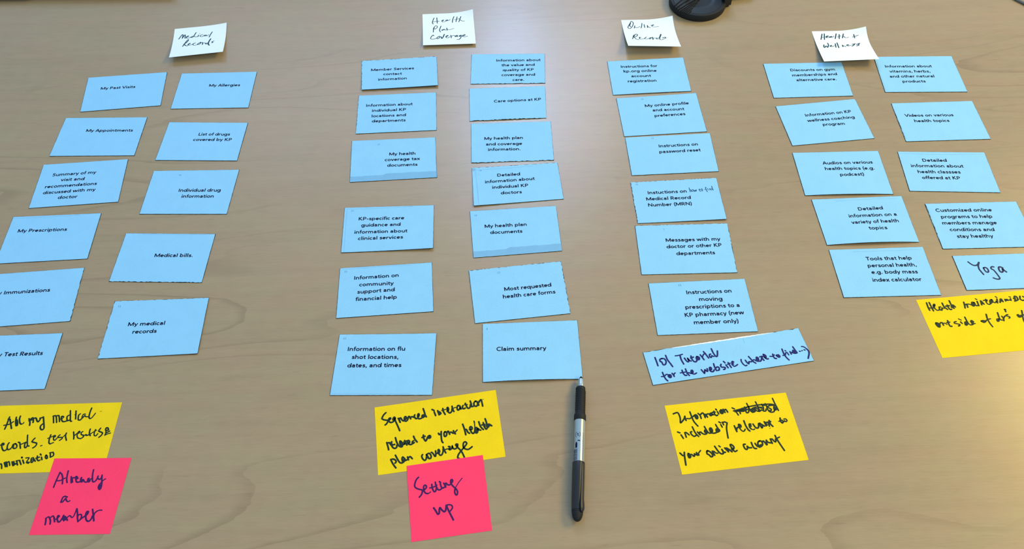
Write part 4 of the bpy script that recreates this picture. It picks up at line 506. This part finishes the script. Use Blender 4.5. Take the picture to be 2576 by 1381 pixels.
def add_ink(sh, d, name, mat, parent, dz):
    ink = Ink(sh, dz)
    for k, st in enumerate(d['ink']):
        w = st[0]; q = st[1:]
        pts = [(q[i] / 1e4 * sh.w, q[i + 1] / 1e4 * sh.h) for i in range(0, len(q), 2)]
        pts = catmull(pts)
        ink.layer = 0.004 * (k % 5)
        ink.ribbon(pts, w)
        ink.layer += 0.002
        ink.dot(pts[0], w / 2); ink.dot(pts[-1], w / 2)
    return ink.build(name, mat, parent)

for n_, (key, (label, g)) in enumerate(CARDS.items()):
    d = PAPERS[key]; sh = Sheet(key, d)
    nm = 'index_card' if key != 'O7' else 'paper_strip'
    t = thing(nm, label, 'card' if key != 'O7' else 'paper strip', sh.loc, GROUPS[g])
    rg = RAG.get(key, {})
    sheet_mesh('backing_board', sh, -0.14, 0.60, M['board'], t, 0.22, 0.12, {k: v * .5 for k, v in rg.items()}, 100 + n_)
    sheet_mesh('card_face', sh, 0.0, 0.13, M['blue'], t, 0.0, 0.06, rg, n_, 52, 30)
    if 'text' in d:
        ink = Ink(sh, 0.05)
        for (s_, u0, v0, u1, v1) in d['text']:
            set_line(ink, s_, u0 / 1e4 * sh.w, v0 / 1e4 * sh.h, u1 / 1e4 * sh.w, v1 / 1e4 * sh.h, CAP, 1.14)
        ink.build('printed_text', M['print'], t)
    if 'num' in d:
        s_, u0, v0, u1, v1 = d['num']; ink = Ink(sh, 0.05)
        set_line(ink, s_, u0 / 1e4 * sh.w, v0 / 1e4 * sh.h, u1 / 1e4 * sh.w, v1 / 1e4 * sh.h, 2.6, 0.8)
        ink.build('printed_number', M['faint'], t)
    if 'lines' in d:
        ink = Ink(sh, 0.04)
        for q in d['lines']:
            pts = [(q[i] / 1e4 * sh.w, q[i + 1] / 1e4 * sh.h) for i in range(0, len(q), 2)]
            ink.ribbon(pts, 0.32)
        ink.build('cut_line', M['pencil'], t)
    if key in ('M3', 'R5'):  # darker blue strip across the foot of the card face
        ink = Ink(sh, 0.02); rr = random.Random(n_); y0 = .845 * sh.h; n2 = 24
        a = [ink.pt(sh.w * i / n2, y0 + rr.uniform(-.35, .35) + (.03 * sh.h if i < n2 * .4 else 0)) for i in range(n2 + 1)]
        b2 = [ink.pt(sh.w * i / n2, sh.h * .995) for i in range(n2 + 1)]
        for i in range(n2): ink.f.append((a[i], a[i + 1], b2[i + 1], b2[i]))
        o = ink.build('darker_band', M['band'], t); o['label'] = 'greyer blue band along the bottom edge'
    if key == 'R4':
        ink = Ink(sh, 0.03)
        ink.f.append(tuple(ink.pt(x, y) for x, y in ((.3, .3), (4.3, .6), (4.4, 4.2), (.4, 5.4))))
        ink.build('smudge', M['band'], t)
    if key == 'O7':
        ink = Ink(sh, 0.04); rr = random.Random(7); n2 = 60
        a = []; b2 = []
        for i in range(n2 + 1):
            u = .18 + .66 * i / n2; k = math.sin(math.pi * i / n2) ** .5
            a.append(ink.pt(u * sh.w, (-.55 + rr.uniform(-.25, .2)) * k)); b2.append(ink.pt(u * sh.w, .1 + (.75 + rr.uniform(-.3, .3)) * k))
        for i in range(n2): ink.f.append((a[i], a[i + 1], b2[i + 1], b2[i]))
        o = ink.build('torn_edge', M['torn'], t); o['label'] = 'torn white paper fibres on the upper edge'
    if 'ink' in d:
        mt = {'O7': 'ink_blue', 'G5': 'ink_navy', 'O4': 'ink_pen'}[key]
        add_ink(sh, d, 'handwriting', M[mt], t, 0.05)

NOTES = {
 'S1': ('pale_note', 'pale sticky note handwritten "Medical Records", lower edge curled up, upper left', 'pale', 'ink_teal', .10),
 'S2': ('pale_note', 'pale sticky note handwritten "Health Plan Coverage", upper right corner curled', 'pale', 'ink_teal', .10),
 'S3': ('pale_note', 'pale sticky note handwritten "Online Records", curled, beside the black round stand', 'pale', 'ink_teal', .10),
 'S4': ('pale_note', 'pale sticky note handwritten "Health + Wellness", lapping over two blue cards', 'pale', 'ink_teal', .10),
 'Y1': ('yellow_note', 'yellow sticky note handwritten "All my medical records, test results & immunization"', 'yellow', 'ink_green', .12),
 'Y2': ('yellow_note', 'yellow sticky note handwritten "Sequenced interaction related to your health plan coverage"', 'yellow', 'ink_green', .12),
 'Y3': ('yellow_note', 'yellow sticky note handwritten "Information including relevant to your online account", one word crossed out', 'yellow', 'ink_green', .12),
 'Y4': ('yellow_note', 'yellow sticky note handwritten "Health maintainance outside of", at the right frame edge', 'yellow', 'ink_green', .12),
 'P1': ('pink_note', 'pink sticky note handwritten "Already a member", lapping over a yellow note', 'pink', 'ink_purple', .12),
 'P2': ('pink_note', 'pink sticky note handwritten "Setting up", lapping over a yellow note', 'pink', 'ink_purple', .12),
}
for key, (nm, label, mt, inkm, th) in NOTES.items():
    d = PAPERS[key]; sh = Sheet(key, d)
    t = thing(nm, label, 'sticky note', sh.loc, {'S': 'pale heading notes along the top', 'Y': 'yellow notes under the columns', 'P': 'pink notes under the yellow ones'}[key[0]])
    sheet_mesh('note_paper', sh, 0.0, th, M[mt], t, 0.0, 0.02, None, 5, 30, 24)
    add_ink(sh, d, 'handwriting', M[inkm], t, 0.05)

EX = {"disc": [285.37, 1049.16, 41.48], "ribs": [[248.26, 1032.14, 258.45, 1042.85], [249.23, 1026.54, 265.13, 1040.66], [250.89, 1021.86, 274.37, 1040.23], [253.31, 1018.54, 275.55, 1036.44], [256.55, 1017.01, 273.71, 1031.87], [259.14, 1015.06, 271.74, 1026.41], [261.8, 1013.57, 269.92, 1021.89], [263.89, 1012.11, 268.68, 1017.36]], "dish": [288.98, 1027.37], "postbase": [326.74, 1032.92], "post": [[323.26, 1033.08], [330.54, 1034.6]], "armpx": [[330.86, 1040.71], [348.87, 1043.62]], "lap": [[-765.09, 1103.64], [-534.27, 1097.78], [-719.34, 1102.16]], "cable": [[746.84, 1046.15], [752.61, 1036.41], [756.62, 1031.52], [760.61, 1026.65], [766.61, 1018.0]], "pen": [69.01, 427.74, 54.31, 273.65], "prof": [[0.0, 0.33], [0.71, 0.91], [2.12, 1.74], [3.53, 2.19], [3.58, 2.56], [7.28, 2.97], [10.54, 3.29], [11.47, 3.54], [12.63, 3.62], [12.86, 4.32], [14.71, 4.84], [24.82, 4.89], [33.89, 4.99], [43.3, 5.12], [44.63, 5.96], [47.3, 6.11], [50.83, 6.09], [51.27, 5.61], [60.46, 5.49], [77.64, 5.39], [95.67, 5.36], [96.09, 6.21], [110.83, 6.15], [130.8, 6.02], [143.67, 5.74], [144.06, 5.48], [145.99, 5.47], [146.37, 5.32], [150.21, 4.67], [153.27, 3.17], [154.79, 0.74]]}
# ------------------------------------------------------------------ pen
ax_, ay_, bx_, by_ = [v * MM for v in EX['pen']]
pd = Vector((bx_ - ax_, by_ - ay_, 0)).normalized(); pr = Vector((pd.y, -pd.x, 0)) * -1     # pr: to the right of the photo
if pr.x < 0: pr = -pr
RZ = 6.25 * MM
pen = thing('pen', 'retractable grip pen with black grip, silver barrel and black clip end', 'pen', (ax_, ay_, Z0))
def PP(d, ang, r):          # d mm along the pen from its tip, ang 0 = up, 90 = right; r mm
    a = math.radians(ang)
    return pd * d * MM + pr * (math.sin(a) * r * MM) + Vector((0, 0, RZ + math.cos(a) * r * MM))
def lathe(name, prof, mat, n=40, cap0=True, cap1=True):
    v = []; f = []
    for (d, r) in prof:
        for k in range(n): v.append(PP(d, 360 * k / n, r))
    for i in range(len(prof) - 1):
        for k in range(n):
            f.append((i * n + k, i * n + (k + 1) % n, (i + 1) * n + (k + 1) % n, (i + 1) * n + k))
    if cap0: f.append(tuple(reversed(range(n))))
    if cap1: f.append(tuple(range((len(prof) - 1) * n, len(prof) * n)))
    o = mesh(name, v, f, mat, pen, True)
    bm = bmesh.new(); bm.from_mesh(o.data); bmesh.ops.recalc_face_normals(bm, faces=bm.faces); bm.to_mesh(o.data); bm.free()
    m = o.modifiers.new('edge', 'EDGE_SPLIT'); m.split_angle = math.radians(40)
    return o
lathe('nib', [(0, .25), (.35, .7), (1.1, 1.3), (2.2, 1.8), (3.5, 2.2), (3.6, 1.5)], M['rubber'])
o = lathe('nose_cone', [(3.3, 2.2), (3.5, 2.45), (7.3, 2.95), (10.4, 3.3), (10.5, 3.1), (10.9, 3.1), (11.0, 3.5), (12.7, 3.62), (12.9, 3.3)], M['silver']); o['label'] = 'silver metal nose cone'
gr = lathe('grip', [(12.7, 3.4), (12.9, 4.3), (13.6, 4.7), (15, 4.85), (24.8, 4.9), (34, 5.0), (43.1, 5.1), (43.3, 5.2), (44.6, 5.95), (46, 6.12), (50.6, 6.1), (51.3, 5.7)], M['rubber']); gr['label'] = 'black ribbed rubber grip'
# slanting ribs round the grip
rv = []; rf = []
for k in range(13):
    d0 = 16.5 + k * 2.0; base = len(rv); n = 28
    for i in range(n + 1):
        a = -95 + 190 * i / n; d = d0 + 1.9 * math.sin(math.radians(a * 1.0))
        for (dd, rr) in ((-.55, 4.75), (-.2, 5.28), (.25, 5.28), (.6, 4.75)): rv.append(PP(d + dd, a, rr))
    for i in range(n):
        for j in range(3): rf.append((base + i * 4 + j, base + i * 4 + j + 1, base + (i + 1) * 4 + j + 1, base + (i + 1) * 4 + j))
o = mesh('grip_rib', rv, rf, M['rubber'], gr, True)
o = lathe('barrel', [(51.2, 5.0), (51.27, 5.6), (60, 5.5), (78, 5.4), (96.3, 5.36), (96.5, 5.0)], M['silver']); o['label'] = 'silver metal barrel with print'; barrel = o
lathe('end_sleeve', [(95.9, 5.3), (96.0, 6.05), (96.6, 6.2), (110, 6.15), (130, 6.02), (141, 5.8), (143.9, 5.7), (144, 5.5)], M['black'])
lathe('end_plug', [(143.8, 5.3), (144, 5.5), (145.6, 5.5), (145.7, 5.3), (146.3, 5.3), (146.5, 5.35), (149, 4.95), (151, 4.3), (152.8, 3.4), (154, 2.2), (154.7, .8)], M['rubber'])
# clip: raised strap over the right of the sleeve with a swollen end
cv = []; cf = []
prof = [(97.5, 1.0, 6.35), (99, 1.5, 6.6), (112, 1.7, 6.75), (126, 1.8, 6.9), (134, 2.2, 7.2), (139, 2.7, 7.7), (143, 2.7, 7.9), (145.5, 2.0, 7.6), (146.8, 1.0, 6.9)]
for (d, hwid, r) in prof:
    for (da, dr) in ((-1, -1.3), (-1, -.25), (-.6, 0), (.6, 0), (1, -.25), (1, -1.3)):
        cv.append(PP(d, 38 + math.degrees(da * hwid / r), r + dr))
for i in range(len(prof) - 1):
    for j in range(6):
        cf.append((i * 6 + j, i * 6 + (j + 1) % 6, (i + 1) * 6 + (j + 1) % 6, (i + 1) * 6 + j))
cf.append((5, 4, 3, 2, 1, 0)); cf.append(tuple((len(prof) - 1) * 6 + j for j in range(6)))
mesh('clip', cv, cf, M['black'], pen, True)
# print on the barrel: seal with AP, bar, drop, bar code, small type
bv = []; bf = []
def BP(d, a, dr=0.03): bv.append(PP(d, a, 5.52 - (d - 60) * 0.0045 + dr)); return len(bv) - 1
def patch(d0, d1, a0, a1, n=6):
    ids0 = [BP(d0, a0 + (a1 - a0) * i / n) for i in range(n + 1)]; ids1 = [BP(d1, a0 + (a1 - a0) * i / n) for i in range(n + 1)]
    for i in range(n): bf.append((ids0[i], ids0[i + 1], ids1[i + 1], ids1[i]))
def stroke(pts, w):          # pts in (d, arc mm from top), flat on the barrel
    for (p, q) in zip(pts[:-1], pts[1:]):
        dx, dy = q[0] - p[0], q[1] - p[1]; l = math.hypot(dx, dy) or 1; nx, ny = -dy / l * w / 2, dx / l * w / 2
        n = max(1, int(l / .5)); prev = None
        for i in range(n + 1):
            x = p[0] + dx * i / n; y = p[1] + dy * i / n
            e = (BP(x + nx, math.degrees((y + ny) / 5.45)), BP(x - nx, math.degrees((y - ny) / 5.45)))
            if prev: bf.append((prev[0], e[0], e[1], prev[1]))
            prev = e
cs, ca = 68.3, -1.9
stroke([(cs + 3.1 * math.cos(t), ca + 2.6 * math.sin(t)) for t in [math.radians(x) for x in range(-160, -19, 14)]], .35)
stroke([(cs + 3.1 * math.cos(t), ca + 2.6 * math.sin(t)) for t in [math.radians(x) for x in range(30, 160, 13)]], .35)
stroke([(cs - 1.6, ca - 1.2), (cs - .8, ca + 1.2), (cs - .1, ca - 1.2)], .35); stroke([(cs - 1.25, ca - .3), (cs - .4, ca - .3)], .25)
stroke([(cs + .5, ca - 1.2), (cs + .5, ca + 1.2), (cs + 1.5, ca + 1.0), (cs + 1.5, ca + .1), (cs + .5, ca)], .35)
stroke([(74.6, -1.9), (74.9, .6)], 1.0)
for i in range(8):
    u = i / 7; hw2 = 1.15 * math.sin(math.pi * min(u, .62)) ; d = 75.2 + 6.2 * u
    patch(d, d + .95, math.degrees((-3.3 - hw2) / 5.45), math.degrees((-3.3 + hw2) / 5.45))
rb = random.Random(4); d = 83.4
while d < 95.0:
    wd_ = rb.choice([.18, .25, .4, .6]); patch(d, d + wd_, -72, -20, 8); d += wd_ + rb.choice([.22, .3, .45])
for i in range(16):
    d = 66 + i * 1.8; stroke([(d, 3.3 + .2 * (i % 2)), (d + 1.1, 3.3)], .28); stroke([(d, 4.1), (d + 1.2, 4.1)], .22)
mesh('barrel_print', bv, bf, M['print'], barrel)

# ------------------------------------------------------------------ black round stand
cx, cy, rad = EX['disc']
st = thing('round_stand', 'black round based stand with ribbed dished top, at the upper frame edge', 'stand', (cx * MM, cy * MM, Z0))
def ring_lathe(name, prof, mat, parent, n=72, cxy=(0, 0)):
    v = []; f = []
    for (r, z) in prof:
        for k in range(n): v.append((cxy[0] + r * MM * math.cos(2 * math.pi * k / n), cxy[1] + r * MM * math.sin(2 * math.pi * k / n), z * MM))
    for i in range(len(prof) - 1):
        for k in range(n): f.append((i * n + k, i * n + (k + 1) % n, (i + 1) * n + (k + 1) % n, (i + 1) * n + k))
    f.append(tuple(reversed(range(n)))); f.append(tuple(range((len(prof) - 1) * n, len(prof) * n)))
    o = mesh(name, v, f, mat, parent, True)
    bm = bmesh.new(); bm.from_mesh(o.data); bmesh.ops.recalc_face_normals(bm, faces=bm.faces); bm.to_mesh(o.data); bm.free()
    m = o.modifiers.new('edge', 'EDGE_SPLIT'); m.split_angle = math.radians(35)
    return o
ring_lathe('base_disc', [(rad - 2, 0), (rad - .3, .6), (rad, 2), (rad, 9), (rad - .8, 10.4), (rad - 2.2, 11), (rad - 4, 11), (rad - 5, 10.4)], M['rubber'], st)
ring_lathe('top_plate', [(rad - 4.6, 10.0), (rad - 5, 10.8), (26, 11.2), (21.5, 11.2), (20.5, 10.6), (17, 9.9), (4, 9.6)], M['dish'], st)
for (x0, y0, x1, y1) in EX['ribs']:
    a = Vector((x0 - cx, y0 - cy, 0)); b2 = Vector((x1 - cx, y1 - cy, 0))
    b2 = b2 + (b2 - a) * .5
    d = (b2 - a).normalized(); n = Vector((-d.y, d.x, 0)) * .85
    v = []
    for p in (a, b2):
        for (s_, z) in ((-1, 10.6), (-.55, 12.4), (.55, 12.4), (1, 10.6)):
            q = p + n * s_; v.append((q.x * MM, q.y * MM, z * MM))
    mesh('rib', v, [(0, 1, 5, 4), (1, 2, 6, 5), (2, 3, 7, 6), (3, 2, 1, 0), (4, 5, 6, 7), (0, 4, 7, 3)], M['rubber'], st)
# post at the right of the disc and the arm it carries
px, py = 327 - cx, 1047 - cy
bm = bmesh.new(); bmesh.ops.create_cube(bm, size=1)
for v in bm.verts: v.co = Vector(((px - 1 + v.co.x * 15) * MM, (py + 6 + v.co.y * 32) * MM, (15 + v.co.z * 30) * MM))
bmesh.ops.bevel(bm, geom=list(bm.edges), offset=3.5 * MM, segments=4, affect='EDGES')
bmobj('hinge_post', bm, M['black'], st, False)
bm = bmesh.new(); bmesh.ops.create_cube(bm, size=1)
for v in bm.verts: v.co = Vector(((px + 22 + v.co.x * 44) * MM, (py + 17 + v.co.y * 14 + v.co.x * 6) * MM, (8 + v.co.z * 10) * MM))
bmesh.ops.bevel(bm, geom=list(bm.edges), offset=2.5 * MM, segments=3, affect='EDGES')
bmobj('side_arm', bm, M['black'], st, False)

# ------------------------------------------------------------------ laptop corner at the upper left
(lx0, ly0), (lx1, ly1), (lx2, ly2) = EX['lap']
ldir = Vector((lx1 - lx0, ly1 - ly0, 0)).normalized(); ln = Vector((-ldir.y, ldir.x, 0))
o0 = Vector((lx0, ly0, 0)) - ldir * 60
lap = thing('laptop', 'black laptop edge just showing in the upper left corner', 'laptop', (o0.x * MM, o0.y * MM, Z0))
def slab(name, a0, a1, n0, n1, z0, z1, mat, bev=1.5):
    bm = bmesh.new(); bmesh.ops.create_cube(bm, size=1)
    for v in bm.verts:
        q = ldir * ((a0 + a1) / 2 + v.co.x * (a1 - a0)) + ln * ((n0 + n1) / 2 + v.co.y * (n1 - n0))
        v.co = Vector((q.x * MM, q.y * MM, ((z0 + z1) / 2 + v.co.z * (z1 - z0)) * MM))
    bmesh.ops.bevel(bm, geom=list(bm.edges), offset=bev * MM, segments=3, affect='EDGES')
    return bmobj(name, bm, mat, lap)
slab('base_shell', 0, 325, 5.5, 230, 2.2, 14, M['black'])
slab('front_lip', 10, 108, 1.5, 9, 3, 11, M['slate'])['label'] = 'slate grey front lip'
slab('palm_rest', 8, 317, 12, 100, 13.6, 14.4, M['slate'], .3)
tp = slab('touchpad', 115, 215, 20, 85, 14.3, 14.7, M['black'], .15)
for r in range(5):
    for k in range(13): slab('key', 16 + k * 23, 34 + k * 23, 108 + r * 20, 124 + r * 20, 13.8, 15.6, M['rubber'], .5)
for (a, n) in ((20, 16), (300, 16), (20, 215), (300, 215)): slab('rubber_foot', a - 6, a + 6, n - 4, n + 4, 0, 2.6, M['rubber'], .4)

# ------------------------------------------------------------------ cable in the upper right corner
pts = [Vector((x * MM, y * MM, 0)) for x, y in EX['cable']]
v = []; f = []; n = 10
ext = [pts[0] + (pts[0] - pts[1]) * 2.5 + Vector((-.01, 0, 0))] + pts + [pts[-1] + (pts[-1] - pts[-2]) * 4]
sm = []
for i in range(len(ext) - 1):
    p0 = ext[max(i - 1, 0)]; p1 = ext[i]; p2 = ext[i + 1]; p3 = ext[min(i + 2, len(ext) - 1)]
    for k in range(6):
        t = k / 6; sm.append(0.5 * ((2 * p1) + (-p0 + p2) * t + (2 * p0 - 5 * p1 + 4 * p2 - p3) * t * t + (-p0 + 3 * p1 - 3 * p2 + p3) * t ** 3))
c0 = sm[len(sm) // 2].copy(); rr = 2.1 * MM
for i, p in enumerate(sm):
    d = (sm[min(i + 1, len(sm) - 1)] - sm[max(i - 1, 0)]).normalized(); s_ = Vector((-d.y, d.x, 0))
    for k in range(n):
        a = 2 * math.pi * k / n; v.append(p - c0 + s_ * math.cos(a) * rr + Vector((0, 0, rr + math.sin(a) * rr)))
for i in range(len(sm) - 1):
    for k in range(n): f.append((i * n + k, i * n + (k + 1) % n, (i + 1) * n + (k + 1) % n, (i + 1) * n + k))
f.append(tuple(range(n))); f.append(tuple(range((len(sm) - 1) * n, len(sm) * n)))
o = mesh('cable', v, f, M['cable'], None, True); o.location = (c0.x, c0.y, Z0)
o['label'] = 'thin grey cable crossing the upper right corner of the table'; o['category'] = 'cable'
